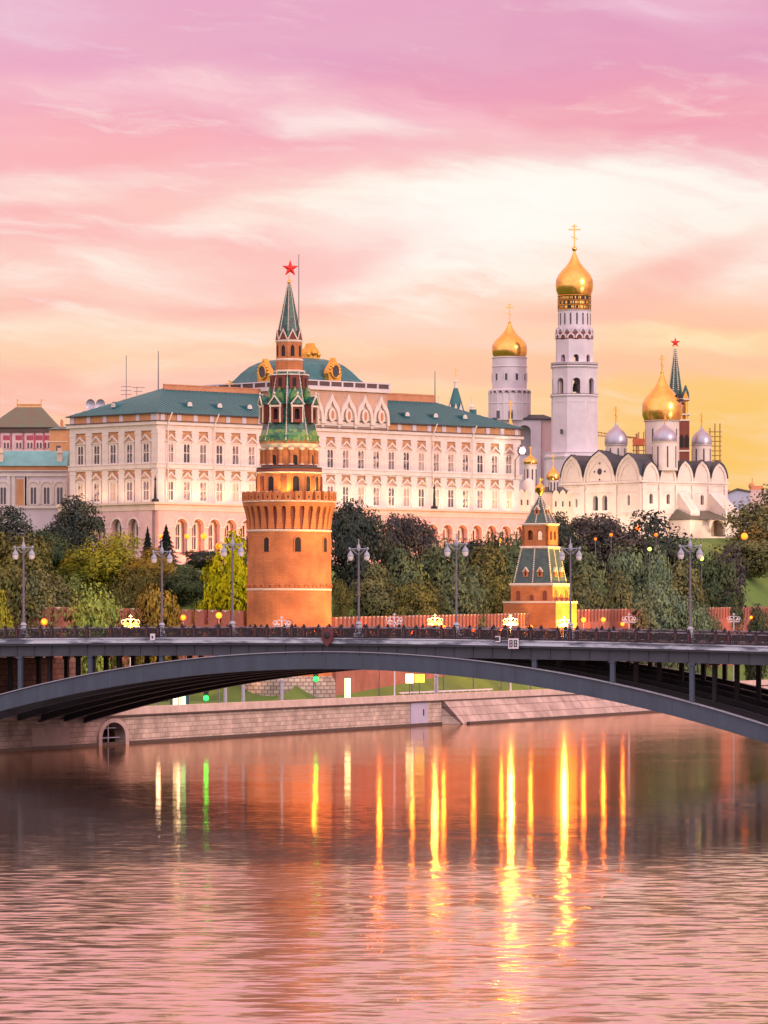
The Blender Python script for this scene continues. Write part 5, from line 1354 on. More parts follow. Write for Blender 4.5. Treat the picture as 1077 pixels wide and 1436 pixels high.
    def zz(y, d): return CH + (HY - y) * d / F - zb
    def dome(px, d, ydr0, ydr1, hd, rpx, hz, mat, ch):
        helmet_dome(t, ax(px, d), hd*d/F, zz(ydr0, d), zz(ydr1, d), rpx*d/F, hz, mat, ch*d/F, d, 0)
    dome(928.5, 1122, 655, 590, 24, 28.4, 1.03, MT['gold'], 24)
    dome(864, 1116, 652, 624, 14.5, 16.3, 1.0, MT['silver'], 22)
    dome(932.5, 1106, 660, 619, 18, 17.2, .78, MT['silver'], 19)
    dome(984, 1128, 655, 624, 14, 14.4, .95, MT['silver'], 18)
    m = MB()
    for i, (a, z) in enumerate(((-58, .95), (-40, 1.0), (-52, 1.2), (-22, .85), (-33, 1.15))):
        r = 28.4*1122/F*(.93 - .25*max(0, z - .9)); aa = R(a - 8); rr = 28.4*1122/F
        m.M = T(0, 0, 0); m.box(r*math.cos(aa) - .9, r*math.cos(aa) + .9, r*math.sin(aa) - .25, r*math.sin(aa) + .1, zz(590, 1122) + rr*z*1.03 - .35, zz(590, 1122) + rr*z*1.03 + .2)
    o = m.build('dome_scaffold', MT['iron'], t); o.location = ax(928.5, 1122)
    A_ = T(C.x, C.y, zb, ang)
    for x, y, pw in ((-14, 8, 9000), (-12, 24, 9000), (4, -16, 8000), (18, -20, 9000), (30, -20, 6000)):
        lamp('SPOT', 'cathedral_floodlight', A_ @ Vector((x, y, 1.5)), A_ @ Vector((max(0, min(x, LB)), max(0, min(y, LA)), 10)), pw, (1, .72, .50), 110, .15, .9)
cathedral()
def small_church():
    d = 1040; f = PXF(765, d, 34.0); X, Z, W = f.x, f.z, f.w
    t = thing('small_gold_domed_church', 'small cream church with two gold domes between palace and white cathedral', 'church', f.loc)
    m = MB(); m.box(X(731), X(798), 0, 14, 0, Z(690)); m.build('wall', MT['warmwhite'], t)
    m = MB(); m.loft([rect(X(730), X(799), -.4, 14.4, Z(690)), rect(X(740), X(790), 4, 10, Z(682))]); m.build('roof', MT['grey_roof'], t)
    for px, y, n, hw, ht in ((735, -4, 2, 8.6, 692), (788.5, -3, 3, 14.6, 694)):
        m = MB(); m.box(-W(hw), W(hw), 0, 5, 0, Z(ht)); o = m.build('apse_block', MT['cream'], t, loc=(X(px), y, 0))
        for i in range(n):
            m = MB(); ww = 2*W(hw)/n; c = -W(hw) + ww*(i + .5); m.prism([(c - ww/2, Z(ht)), (c + ww/2, Z(ht)), (c + ww*.3, Z(ht) + ww*.42), (c, Z(ht) + ww*.72), (c - ww*.3, Z(ht) + ww*.42)], -.05, .6); m.build('apse_gable', MT['cream'], o)
            m = MB(); m.prism([(c - ww/2, Z(ht) + .05), (c + ww/2, Z(ht) + .05), (c + ww*.3, Z(ht) + ww*.45), (c, Z(ht) + ww*.76), (c - ww*.3, Z(ht) + ww*.45)], .602, 3.5); m.build('apse_roof', MT['brown_roof'], o)
            m = MB(); m.box(c - .17, c + .17, -.06, .1, Z(ht + 17), Z(ht + 9.5)); m.build('slit_window', MT['glass'], o)
    m = MB(); m.lathe([(W(9), 0), (W(9), Z(683)), (W(8), Z(677)), (W(5), Z(673)), (.2, Z(671))], 20); m.build('apse', MT['warmwhite'], t, True, (X(741), -2, 0))
    helmet_dome(t, Vector((X(744.5), 3, 0)), W(8.6), Z(690), Z(650.5), W(9.9), .66, MT['gold'], W(10), d, 0, 8)
    helmet_dome(t, Vector((X(776), 1.5, 0)), W(6.2), Z(692), Z(672.5), W(9.7), .9, MT['gold'], W(16), d, 0, 8)
    lamp('SPOT', 'church_floodlight', (f.loc[0] + 1, d - 16, 36), (f.loc[0], d, 44), 8000, (1, .62, .34), 110, .15, .9)
small_church()
def tent_church():
    d = 1120; f = PXF(639.5, d, 34.0); X, Z, W = f.x, f.z, f.w
    t = thing('tent_roofed_church', 'small green tent spire with gold cross peeking over the palace roof', 'church', f.loc)
    m = MB(); m.box(-W(14), W(14), 0, 9, 0, Z(585)); m.build('wall', MT['warmwhite'], t)
    m = MB(); m.lathe([(W(15), Z(586)), (W(13.6), Z(577)), (W(3.2), Z(543))], 8, R(22)); tr = m.build('tent_roof', MT['teal'], t, loc=(0, 4.5, 0))
    m = MB(); m.lathe([(W(2.8), Z(544)), (W(2.4), Z(535)), (W(3), Z(534.5)), (.1, Z(529))], 10); m.build('lantern', MT['warmwhite'], tr)
    c = cross_mb(W(16), W(6), .11).build('cross', MT['gold'], tr); c.location = (0, 0, Z(531))
    for dx in (-8, 0, 7):
        m = MB(); m.prism([(-.65, 0), (.65, 0), (.3, 1.3), (0, 2.4), (-.3, 1.3)], -.3, .6); o = m.build('tent_gable', MT['warmwhite'], tr); o.location = (W(dx), -W(13 - abs(dx)*.35), Z(578))
    for dx, y in ((-24, 556), (22.5, 557), (16, 567), (-18, 566)):
        m = MB(); m.lathe([(W(3), Z(y + 28)), (W(3), Z(y + 14)), (W(3.6), Z(y + 13)), (W(1.2), Z(y + 9)), (W(.6), Z(y + 3)), (W(.25), Z(y - 3))], 8); m.build('pinnacle', MT['warmwhite'], t, loc=(W(dx), 2, 0))
    m = MB(); m.lathe([(W(5), Z(590)), (W(5), Z(575)), (W(5.6), Z(574))], 10); m.build('stair_turret', MT['teal'], t, loc=(W(24), 2, 0))
    p = at(716, 880, 1060); o = thing('chapel_cross', 'thin gold cross on small gilt base behind the palace\'s right end', 'cross', (p.x, 1060, 55), 0)
    c = cross_mb(4.2, 1.5, .1).build('cross', MT['gold'], o); c.location = (0, 0, 9.4)
    m = MB(); m.lathe([(1.2, 0), (1.2, 5.5), (1.5, 6), (1.3, 7.0), (.5, 8.2), (.1, 9.5)], 12); m.build('cupola', MT['gold'], o, True)
tent_church()
def star_tower():
    d = 1500; f = PXF(947, d, 36.0); X, Z, W = f.x, f.z, f.w
    t = thing('far_star_tower', 'distant brick tower with spire and red star behind the gold cathedral dome', 'tower', f.loc)
    m = MB(); m.box(-W(18.5), W(18.5), -W(18.5), W(18.5), 0, Z(590)); m.build('body', MT['brick_dark'], t)
    m = MB(); m.box(-W(16.5), W(16.5), -W(16.5), W(16.5), Z(590), Z(562)); m.build('upper_body', MT['brick'], t)
    for y in (634, 591, 583, 562): m = MB(); m.box(-W(19.5), W(19.5), -W(19.5), W(19.5), Z(y), Z(y - 2.2)); m.build('cornice', MT['trim'], t)
    for x in (-15, -7.5, 0, 7.5, 15):
        m = MB(); m.prism([(-.7, 0), (.7, 0), (.7, 3.2), (0, 4.4), (-.7, 3.2)], -.2, .2); m.build('niche', MT['dark'], t, loc=(W(x), -W(18.5), Z(628)))
        m = MB(); m.tube([(0, 0, Z(590)), (0, 0, Z(564))], .4, 6); m.build('pillar', MT['gold_matte'], t, loc=(W(x*.95), -W(16.8), 0))
    for s_ in (-1, 1):
        m = MB(); m.loft([rect(-W(5), W(5), -W(5), W(5), Z(562)), rect(-W(4.6), W(4.6), -W(4.6), W(4.6), Z(552)), rect(-.2, .2, -.2, .2, Z(541))]); o = m.build('corner_turret', MT['spire_tile'], t, loc=(s_*W(13.5), -W(12), 0))
        m = MB(); m.prism([(-W(5), Z(562)), (W(5), Z(562)), (0, Z(549))], -W(5.4), -W(5.05)); m.build('turret_gable', MT['gold_matte'], o)
    m = MB(); m.lathe([(W(13), Z(562)), (W(10.5), Z(552)), (W(9.5), Z(547)), (W(1.2), Z(489))], 8, R(22.5)); sp = m.build('spire', MT['spire_tile'], t)
    for k in range(8):
        a = R(22.5) + 2*math.pi*k/8; m = MB()
        for i in range(22): u = i/21; r = W(9.5 + (1.2 - 9.5)*u)*1.02; m.sphere((r*math.cos(a), r*math.sin(a), Z(547 + (489 - 547)*u)), .27, 6)
        m.build('spire_studs', MT['trim'], sp)
    m = star_mb(W(7.6), .4); o = m.build('star', MT['ruby'], t); o.location = (0, 0, Z(480.5))
    m = MB(); m.tube([(0, 0, Z(490)), (0, 0, Z(484))], .2, 6); m.build('star_mount', MT['gold'], t)
star_tower()
def scaffolds():
    for px0, px1, y0, y1, d, lab, net in ((996, 1010, 652, 600, 1180, 'bare tube scaffold standing right of the cathedral\'s right silver dome', False), (889, 903, 645, 612, 1170, 'scaffold with a red netted top beside the gold cathedral dome', True)):
        f = PXF(px0, d, 36.0); X, Z, W = f.x, f.z, f.w
        t = thing('scaffold', lab, 'scaffold', f.loc, 0, 'scaffolds around the cathedral')
        m = MB(); w = X(px1)
        for x in (0, w/2, w):
            for y in (0, 2): m.tube([(x, y, 0), (x, y, Z(y1) + (1.2 if x else 0))], .09, 5)
        m.build('upright', MT['scaffold'], t)
        m = MB(); z = Z(y0)
        while z < Z(y1):
            for y in (0, 2): m.tube([(-.4, y, z), (w + .4, y, z)], .08, 5)
            z += 1.25
        m.build('ledger', MT['scaffold'], t)
        if net: m = MB(); m.box(-.2, w + .2, -.15, 2.1, Z(y1 + 12), Z(y1 + 3)); m.build('netting', MT['net'], t)
    t = thing('crane_jib', 'thin horizontal crane jib in the sky left of the cathedral domes', 'crane', (*at(838, 880, 1300).xy, 36), 0); f = PXF(838, 1300, 36)
    m = MB(); m.tube([(0, 0, f.z(606)), (f.x(893), 0, f.z(614))], .13, 4); m.tube([(0, 0, f.z(611)), (f.x(893), 0, f.z(614.5))], .13, 4)
    for i in range(12): m.tube([(f.x(838 + 4.4*i), 0, f.z(606 + .66*i)), (f.x(840 + 4.4*i), 0, f.z(611 + .3*i))], .07, 4)
    m.build('jib', MT['scaffold'], t); m = MB(); m.tube([(f.x(893), 0, 0), (f.x(893), 0, f.z(608))], .35, 4); m.build('mast', MT['scaffold'], t)
scaffolds()
def far_houses():
    f = PXF(1035, 1350, 36.0); X, Z, W = f.x, f.z, f.w
    t = thing('far_blue_house', 'distant pale blue house with brown roof at the skyline right of cathedral', 'house', f.loc)
    m = MB(); m.prism([(X(1016), 0), (X(1052), 0), (X(1052), Z(690)), (X(1034), Z(686)), (X(1016), Z(694))], 0, 16); m.build('wall', MT['blue_wall'], t)
    m = MB(); m.prism([(X(1015), Z(695)), (X(1034), Z(687)), (X(1053), Z(690.5)), (X(1053), Z(688.5)), (X(1034), Z(684.5)), (X(1015), Z(693))], -.5, 16.5); r = m.build('roof', MT['brown_roof'], t)
    m = MB(); m.box(X(1021), X(1024.5), 3, 4, Z(693), Z(686)); m.build('chimney', MT['peach_brick'], r)
    f = PXF(1065, 1380, 36.0); X, Z, W = f.x, f.z, f.w
    t = thing('far_flat_building', 'distant reddish rooftop block at the skyline by the right edge', 'building', f.loc)
    m = MB(); m.box(X(1052), X(1100), 0, 14, 0, Z(687)); m.build('wall', MT['pink'], t)
    m = MB(); m.box(X(1054), X(1071), 2, 8, Z(687), Z(681)); m.sphere((X(1055), 3, Z(681)), 1.0, 8); m.tube([(X(1056), 3, Z(684)), (X(1056), 3, Z(670))], .12, 4); m.build('rooftop', MT['peach_brick'], t)
far_houses()

# ------------------------------------------------------------------ fortress wall
def wall_run(label, p, q, z0, top0, top1, skip=0.0, mw=1.25, gap=.95):
    d = Vector((q[0] - p[0], q[1] - p[1])); L_ = d.length; a = math.degrees(math.atan2(d.y, d.x))
    t = thing('fortress_wall', label, 'wall', (p[0], p[1], z0), a, 'stretches of the brick fortress wall')
    mh = 2.3
    m = MB(); m.loft([[(x, -1.2, -4), (x, 1.2, -4), (x, 1.2, zt - mh), (x, -1.2, zt - mh)] for x, zt in ((0, top0 - z0), (L_, top1 - z0))]); m.build('wall_body', MT['brick_wall'], t)
    n = int(L_ / (mw + gap)); mer = None
    for i in range(n):
        x = (i + .5) * L_ / n
        if mer is None:
            m = MB(); hw = mw/2; m.prism([(-hw, 0), (hw, 0), (hw, mh*.86), (hw*.92, mh), (hw*.4, mh*.95), (0, mh*.84), (-hw*.4, mh*.95), (-hw*.92, mh), (-hw, mh*.86)], -.45, .45); mer = o = m.build('merlon', MT['brick_wall'], t)
            m = MB(); m.prism([(-hw*.95, mh*1.002), (-hw*.4, mh*.952), (0, mh*.842), (hw*.4, mh*.952), (hw*.95, mh*1.002), (0, mh*.90)], -.5, .5); m.build('merlon_cap', MT['trim'], mer)
        else: o = copy_tree(mer, parent=t)
        o.location = (x, -.5, top0 + (top1 - top0)*x/L_ - z0 - mh)
    return t
wl = at(-60, 880, 722)
wall_run('brick fortress wall left of the round tower, glimpsed between trees', (wl.x, wl.y), (tw.x - 6.2, tw.y + 1), 5, 18.6, 17.6, mw=1.7, gap=.75)
p8 = at(757.5, 880, 810)
wall_run('brick fortress wall between the round tower and the square tower', (tw.x + 6.0, tw.y + 3), (p8.x - 3, p8.y - 4), 5.5, 16.6, 17.6)
q8 = P0 + ED * 470 + EN * 20
wall_run('brick fortress wall running right from the square tower past the trees', (p8.x + 4, p8.y + 4), (q8.x, q8.y), 6, 18.2, 20.0)
for px in (505, 560, 615, 668, 700):
    p = emb(px, 15); lamp('SPOT', 'wall_floodlight', (p.x, p.y, 5), (emb(px, 20).x, emb(px, 20).y, 13), 1300, (1, .52, .26), 120, .1, .9)
for px in (835, 885, 1000):
    p = emb(px, 15); lamp('SPOT', 'wall_floodlight', (p.x, p.y, 5), (emb(px, 20).x, emb(px, 20).y, 13), 1300, (1, .42, .26), 120, .1, .9)
for px, d in ((70, 694), (290, 684), (335, 680)):
    p = at(px, 880, d); lamp('SPOT', 'wall_floodlight', (p.x, p.y, 6), (p.x, p.y + 20, 15), 1600, (1, .50, .26), 120, .1, .9)
# ------------------------------------------------------------------ trees
def leaf_material():
    m = bpy.data.materials.new('foliage'); m.use_nodes = True; nt = m.node_tree; N = nt.nodes; L = nt.links
    N.clear()
    oi = N.new('ShaderNodeObjectInfo'); g = N.new('ShaderNodeNewGeometry')
    mr = N.new('ShaderNodeMapRange'); mr.inputs['To Min'].default_value = .86; mr.inputs['To Max'].default_value = 1.16; L.new(g.outputs['Random Per Island'], mr.inputs['Value'])
    tc = N.new('ShaderNodeTexCoord'); n = N.new('ShaderNodeTexNoise'); n.inputs['Scale'].default_value = 4.5; n.inputs['Detail'].default_value = 3; L.new(tc.outputs['Object'], n.inputs['Vector'])
    rp = N.new('ShaderNodeValToRGB'); rp.color_ramp.elements[0].position = .35; rp.color_ramp.elements[0].color = (.66, .74, .80, 1); rp.color_ramp.elements[1].position = .68; rp.color_ramp.elements[1].color = (1.3, 1.15, .85, 1)
    L.new(n.outputs['Fac'], rp.inputs[0])
    v = N.new('ShaderNodeVectorMath'); v.operation = 'MULTIPLY'; L.new(oi.outputs['Color'], v.inputs[0]); L.new(rp.outputs[0], v.inputs[1])
    s = N.new('ShaderNodeVectorMath'); s.operation = 'SCALE'; L.new(v.outputs[0], s.inputs[0]); L.new(mr.outputs[0], s.inputs['Scale'])
    d = N.new('ShaderNodeBsdfDiffuse'); t = N.new('ShaderNodeBsdfTranslucent'); mx = N.new('ShaderNodeMixShader'); mx.inputs[0].default_value = .2
    L.new(s.outputs[0], d.inputs[0]); L.new(s.outputs[0], t.inputs[0]); L.new(d.outputs[0], mx.inputs[1]); L.new(t.outputs[0], mx.inputs[2])
    # leaves on a crown's outside face outwards: shade each with a share of the crown's own roundness
    sb = N.new('ShaderNodeVectorMath'); sb.operation = 'SUBTRACT'; L.new(tc.outputs['Object'], sb.inputs[0]); sb.inputs[1].default_value = (0, 0, .42)
    vt = N.new('ShaderNodeVectorTransform'); vt.vector_type = 'NORMAL'; vt.convert_from = 'OBJECT'; vt.convert_to = 'WORLD'; L.new(sb.outputs[0], vt.inputs[0])
    n1 = N.new('ShaderNodeVectorMath'); n1.operation = 'NORMALIZE'; L.new(vt.outputs[0], n1.inputs[0])
    ns = N.new('ShaderNodeVectorMath'); ns.operation = 'SCALE'; L.new(n1.outputs[0], ns.inputs[0]); ns.inputs['Scale'].default_value = 3.0
    na = N.new('ShaderNodeVectorMath'); na.operation = 'ADD'; L.new(ns.outputs[0], na.inputs[0]); L.new(g.outputs['Normal'], na.inputs[1])
    nn = N.new('ShaderNodeVectorMath'); nn.operation = 'NORMALIZE'; L.new(na.outputs[0], nn.inputs[0])
    L.new(nn.outputs[0], d.inputs['Normal'])
    o = N.new('ShaderNodeOutputMaterial'); L.new(mx.outputs[0], o.inputs[0]); return m
LEAF = leaf_material()
def crown_data(name, seed, kind, n=12000, leaf=.020):
    q = np.random.default_rng(seed)
    if kind == 'spruce':
        u = q.random(n) ** .75; z = 1 - u
        lay = 9; ph = (z * lay) % 1.0
        rad = .5 * u * (.62 + .5 * (1 - ph)) * (.55 + .45 * q.random(n)); a = q.random(n) * 2 * np.pi
        P = np.stack([rad * np.cos(a), rad * np.sin(a), z - .05 * rad], 1); O = np.stack([np.cos(a), np.sin(a), -.4 * np.ones(n)], 1)
    else:
        nc = {'round': 30, 'tall': 26, 'wide': 34, 'willow': 30, 'loose': 22}[kind]
        cs = []
        for i in range(nc):
            while True:
                p = q.uniform(-1, 1, 3)
                if .35 < np.linalg.norm(p) < 1: break
            c = p * np.array([.36, .36, .36]) + np.array([0, 0, .52])
            if kind == 'tall': c[:2] *= .82 - .35 * (c[2] - .5)
            if kind == 'wide' and c[2] < .3: c[2] += .2
            r = q.uniform(.11, .19) * (1.25 if kind == 'wide' else 1) * (.8 if kind == 'loose' else 1)
            cs.append((*c, r))
        cs.append((0, 0, .5, .3)); cs.append((0, 0, .3, .24)); cs.append((0, 0, .7, .22))
        cs = np.array(cs); wts = cs[:, 3] ** 2; wts[-3:] *= .6; k = q.choice(len(cs), n, p=wts / wts.sum())
        O = q.normal(size=(n, 3)); O /= np.linalg.norm(O, axis=1)[:, None]; O[:, 2] = np.where(O[:, 2] < -.3, -O[:, 2] * .6, O[:, 2])
        rr = cs[k, 3] * (.72 + .36 * q.random(n)) * (1 + .16 * np.sin(7 * O[:, 0] + 5 * O[:, 2] + k))
        P = cs[k, :3] + O * rr[:, None]
        if kind == 'willow': P[:, 2] -= .12 * q.random(n) * (np.abs(P[:, 0]) + np.abs(P[:, 1]))
        P[:, 2] = np.clip(P[:, 2], .0, 1.1)
    if kind != 'spruce':
        P[:, 2] = (P[:, 2] - np.quantile(P[:, 2], .01)) / (np.quantile(P[:, 2], .995) - np.quantile(P[:, 2], .01))
        P[:, 2] = np.minimum(P[:, 2], 1.02 + .03 * q.random(n)); P[:, :2] -= P[:, :2].mean(0); P[:, :2] *= .5 / np.quantile(np.abs(P[:, :2]), .99)
    N_ = O + q.normal(size=(n, 3)) * .32; N_ /= np.linalg.norm(N_, axis=1)[:, None]
    A = np.cross(N_, q.normal(size=(n, 3))); A /= np.linalg.norm(A, axis=1)[:, None]; B = np.cross(N_, A)
    s = leaf * (.55 + .9 * q.random((n, 1))); s2 = s * (.5 + .4 * q.random((n, 1)))
    if kind == 'willow': s2 *= .6; s *= 1.3
    if kind == 'spruce': s *= .6; s2 *= .6
    tip = P + A * s + N_ * s * .15; V = np.stack([P - A * s, P + B * s2, tip, P - B * s2], 1).reshape(-1, 3)
    me = bpy.data.meshes.new(name); me.from_pydata(V.tolist(), [], np.arange(4 * n).reshape(-1, 4).tolist()); me.materials.append(LEAF); me.update(); return me
CR = {}
for i, (k, n) in enumerate((('round', 3), ('tall', 2), ('wide', 2), ('willow', 2), ('loose', 1), ('spruce', 1))):
    CR[k] = [crown_data('crown', 10 * i + j, k) for j in range(n)]
def trunk_mesh():
    m = MB(); m.tube([(0, 0, -.08), (.005, 0, .1), (0, .01, .32), (.01, 0, .75)], [.045, .032, .026, .008], 8)
    for a, z, l in ((.4, .2, .3), (2.3, .26, .3), (4.0, .23, .28), (5.3, .34, .26), (1.4, .38, .24), (3.2, .42, .22)):
        m.tube([(0, 0, z), (l*.5*math.cos(a), l*.5*math.sin(a), z + .1), (l*math.cos(a), l*math.sin(a), z + .24)], [.017, .012, .004], 6)
    o = m.build('trunk', MT['trunk'], None, True); me = o.data; bpy.data.objects.remove(o); return me
TRUNK = trunk_mesh()
def tree(px, ytop, wpx, d, kind, var, color, label, group='trees on the fortress hill', name='broadleaf_tree', low=.05):
    p = at(px, ytop, d); z0 = gz(p.x, p.y); h = p.z - z0; w = wpx * d / F
    t = thing(name, label, 'tree', (p.x, p.y, z0), rng.uniform(0, 360), group)
    tr = bpy.data.objects.new('trunk', TRUNK); COL.objects.link(tr); tr.parent = t; tr.scale = (w*.8, w*.8, h)
    cr = bpy.data.objects.new('crown', CR[kind][var % len(CR[kind])]); COL.objects.link(cr); cr.parent = t
    cr.color = (*color, 1); cr.location = (0, 0, h * low); k = 1.0 if kind == 'spruce' else .96
    cr.scale = (w * 1.02, w * 1.02, h * (1 - low) * k)
    return t
DK = (.070, .088, .080); DG = (.085, .120, .070); OL = (.175, .175, .065); YG = (.36, .36, .05); GO = (.30, .22, .05)
LG = (.32, .40, .10); LIT_LIME = (.55, .58, .02); PU = (.105, .098, .105); GB = (.155, .200, .115); GG = (.20, .28, .18); BR_ = (.19, .205, .105)  # the lime tone holds lamplight on one tree in its leaf colour
TREES = [
 (100, 695, 88, 800, 'round', 0, DK, 'big dark green tree before the left corner of the white palace'),
 (8, 710, 100, 790, 'wide', 0, DK, 'dark green tree under the teal roofed wing at the photo\'s left edge'),
 (70, 742, 80, 768, 'tall', 0, DG, 'dark tree filling the gap right of the leftmost bridge lamp'),
 (30, 746, 100, 742, 'round', 1, OL, 'olive brown round tree directly behind the leftmost bridge lamp'),
 (146, 746, 118, 748, 'willow', 0, YG, 'large willow-like yellowish olive tree below the palace\'s left corner'),
 (210, 768, 84, 742, 'willow', 1, GO, 'golden brown tree in front of the two spruces'),
 (130, 817, 84, 678, 'wide', 1, LG, 'light green low tree covering the fortress wall at left'),
 (222, 818, 84, 676, 'round', 2, GO, 'yellow olive low tree at the foot of the bridge lamp by the spruces'),
 (2, 828, 46, 672, 'round', 0, YG, 'small bright yellow green tree cut by the left edge above the bridge'),
 (318, 744, 84, 712, 'loose', 0, LIT_LIME, 'lime green tree lit by a street lamp beside the round tower'),
 (285, 771, 56, 790, 'round', 1, DK, 'small dark tree under the palace arcade left of the lime tree'),
 (268, 806, 44, 752, 'tall', 1, DK, 'dark bushy tree low between the golden tree and the lime tree'),
 (345, 752, 50, 752, 'tall', 0, DG, 'dark green tree half hidden behind the round tower\'s left side'),
 (496, 700, 84, 800, 'tall', 1, DK, 'tall blackish tree just right of the round tower\'s battlements'),
 (549, 720, 60, 832, 'loose', 0, PU, 'thin purple brown tree with orange light showing through it'),
 (583, 721, 66, 836, 'round', 1, PU, 'dark purplish tree in front of the middle of the palace arcade'),
 (566, 762, 92, 800, 'tall', 0, GB, 'grey olive tree in the middle of the slope between the towers'),
 (622, 756, 104, 806, 'round', 2, GB, 'broad grey olive tree left of the palace-front bridge lamp'),
 (524, 790, 76, 782, 'round', 0, BR_, 'brownish tree on the lawn right of the round tower\'s lamp'),
 (672, 766, 96, 832, 'wide', 0, OL, 'olive tree right of the palace-front bridge lamp'),
 (712, 746, 84, 848, 'round', 1, GB, 'dusky tree beside the square tower\'s left, over the arcade\'s end'),
 (640, 800, 90, 775, 'wide', 1, GB, 'low dusky tree just above the fortress wall between the towers'),
 (684, 812, 64, 835, 'round', 0, BR_, 'low brown olive tree left of the square tower, above the wall'),
 (582, 812, 80, 765, 'round', 2, OL, 'low olive tree above the fortress wall near its middle'),
 (655, 754, 66, 850, 'round', 2, DK, 'dark tree top in front of the palace arcade behind the olive ones'),
 (786, 718, 60, 940, 'round', 0, DK, 'dark round tree top right behind the square tower\'s roof'),
 (845, 720, 104, 962, 'round', 1, PU, 'dark purplish broad tree in front of the cathedral\'s left half'),
 (925, 716, 112, 965, 'wide', 0, DK, 'dark broad tree in front of the cathedral\'s middle'),
 (1008, 764, 78, 955, 'wide', 1, PU, 'low plum coloured tree in front of the cathedral annex'),
 (824, 766, 90, 880, 'tall', 0, GB, 'dusky olive tree right of the bridge lamp beside the square tower'),
 (882, 767, 64, 892, 'round', 2, GG, 'grey green tree on the slope below the cathedral\'s middle'),
 (918, 766, 52, 890, 'tall', 1, GG, 'narrow grey green tree on the slope left of the right bridge lamp'),
 (872, 800, 60, 868, 'tall', 0, BR_, 'reddish brown small tree above the wall right of the square tower'),
 (820, 806, 70, 850, 'round', 0, BR_, 'brown olive tree above the wall beside the square tower\'s right'),
 (922, 814, 82, 838, 'wide', 1, GG, 'soft pale grey green tree standing in front of the fortress wall'),
 (968, 836, 56, 842, 'round', 1, GG, 'smaller pale grey green tree at the foot of the right bridge lamp'),
 (1004, 780, 78, 930, 'round', 2, DG, 'dark green tree on the lawn right of the right bridge lamp'),
 (950, 786, 80, 905, 'round', 0, BR_, 'brown green tree right behind the right bridge lamp\'s pole'),
 (1078, 678, 120, 1090, 'wide', 0, BR_, 'huge brownish tree on the skyline at the right edge'),
 (1048, 756, 80, 1062, 'round', 1, BR_, 'rounded brown tree right of the annex\'s orange lamp'),
 (1078, 735, 80, 1100, 'round', 2, PU, 'plum brown tree cut by the right edge below the skyline tree'),
 (1060, 847, 46, 892, 'round', 0, DG, 'small dark green tree before the wall near the right edge'),
 (990, 842, 46, 905, 'wide', 0, GB, 'low dusky tree above the wall under the dark green lawn tree'),
 (770, 760, 60, 880, 'round', 2, GB, 'dusky tree peeking out right of the square tower\'s roof'),
 (64, 800, 92, 714, 'round', 1, BR_, 'brownish tree over the wall between the leftmost lamp and the light green tree'),
 (178, 796, 90, 720, 'willow', 0, OL, 'olive tree behind the light green tree, left of the spruce-front lamp'),
 (258, 792, 70, 735, 'round', 0, DG, 'dark green bushy tree right of the spruce-front lamp'),
 (12, 790, 90, 715, 'round', 2, OL, 'olive tree over the wall at the photo\'s left edge'),
 (310, 800, 70, 722, 'round', 2, DG, 'dark green tree low behind the lime green tree'),
 (478, 812, 30, 770, 'round', 1, OL, 'small olive bush on the lawn against the round tower\'s right side'),
]
for a in TREES: tree(*a)
for px, y, w, lab in ((207, 738, 30, 'left one of two dark spruces before the palace corner'), (233, 735, 46, 'right, broader one of two dark spruces before the palace corner')):
    tree(px, y, w, 800, 'spruce', 0, (.018, .032, .030), lab, 'dark spruces below the palace', 'spruce_tree', .05)

# ------------------------------------------------------------------ lamps and signs on the quay and the hill
def quay_lamp(px, s, ytop, lit, label):
    p = emb(px, s); d = p.y; zt = CH + (HY - ytop) * d / F; z0 = gz(p.x, p.y)
    t = thing('scroll_lamp', label, 'street lamp', (p.x, p.y, z0), 0, 'scrollwork lamps on the embankment'); h = zt - z0
    m = MB(); m.tube([(0, 0, 0), (0, 0, 1.0), (0, 0, h - 1.6)], [.22, .14, .09], 8); m.build('pole', MT['sign_white'], t)
    m = MB(); m.tube([(-1.25, 0, h - 1.6), (1.25, 0, h - 1.6)], .09, 6); m.tube([(-1.1, 0, h - 1.75), (1.1, 0, h - 1.75)], .06, 6)
    for sx in (-1, 1):
        for cx, r in ((.42, .40), (.95, .30)):
            m.tube([(sx*(cx + r*math.cos(a)), 0, h - 1.05 + r*1.15*math.sin(a)) for a in [math.pi*(-.4 + 1.5*i/12) for i in range(13)]], .07, 5)
    m.tube([(0, 0, h - 1.6), (0, 0, h)], .08, 5); m.tube([(-.25, 0, h - .25), (0, 0, h), (.25, 0, h - .25)], .06, 5)
    m.build('scroll_arms', MT['sign_white'], t)
    for i, x in enumerate((-.95, -.45, .1, .5, .98)):
        m = MB(); r = .17
        if lit: r = (.16, .2, .30, .2, .15)[i]
        m.sphere((x, -.2, h - 1.25 - (.25 if i == 2 else 0)), r, 10); m.build('bulb', E['yellow'] if lit == 2 and i == 2 else (E['bulb'] if lit else MT['opal']), t, True)
    if lit: lamp('POINT', 'lamp_glow', (p.x, p.y - .75, zt - 1.4), None, 4200 if lit == 2 else 1700, (1, .42, .05), size=.4)
E['bulb'] = emitter('warm_bulb', (1, .40, .04), 5)
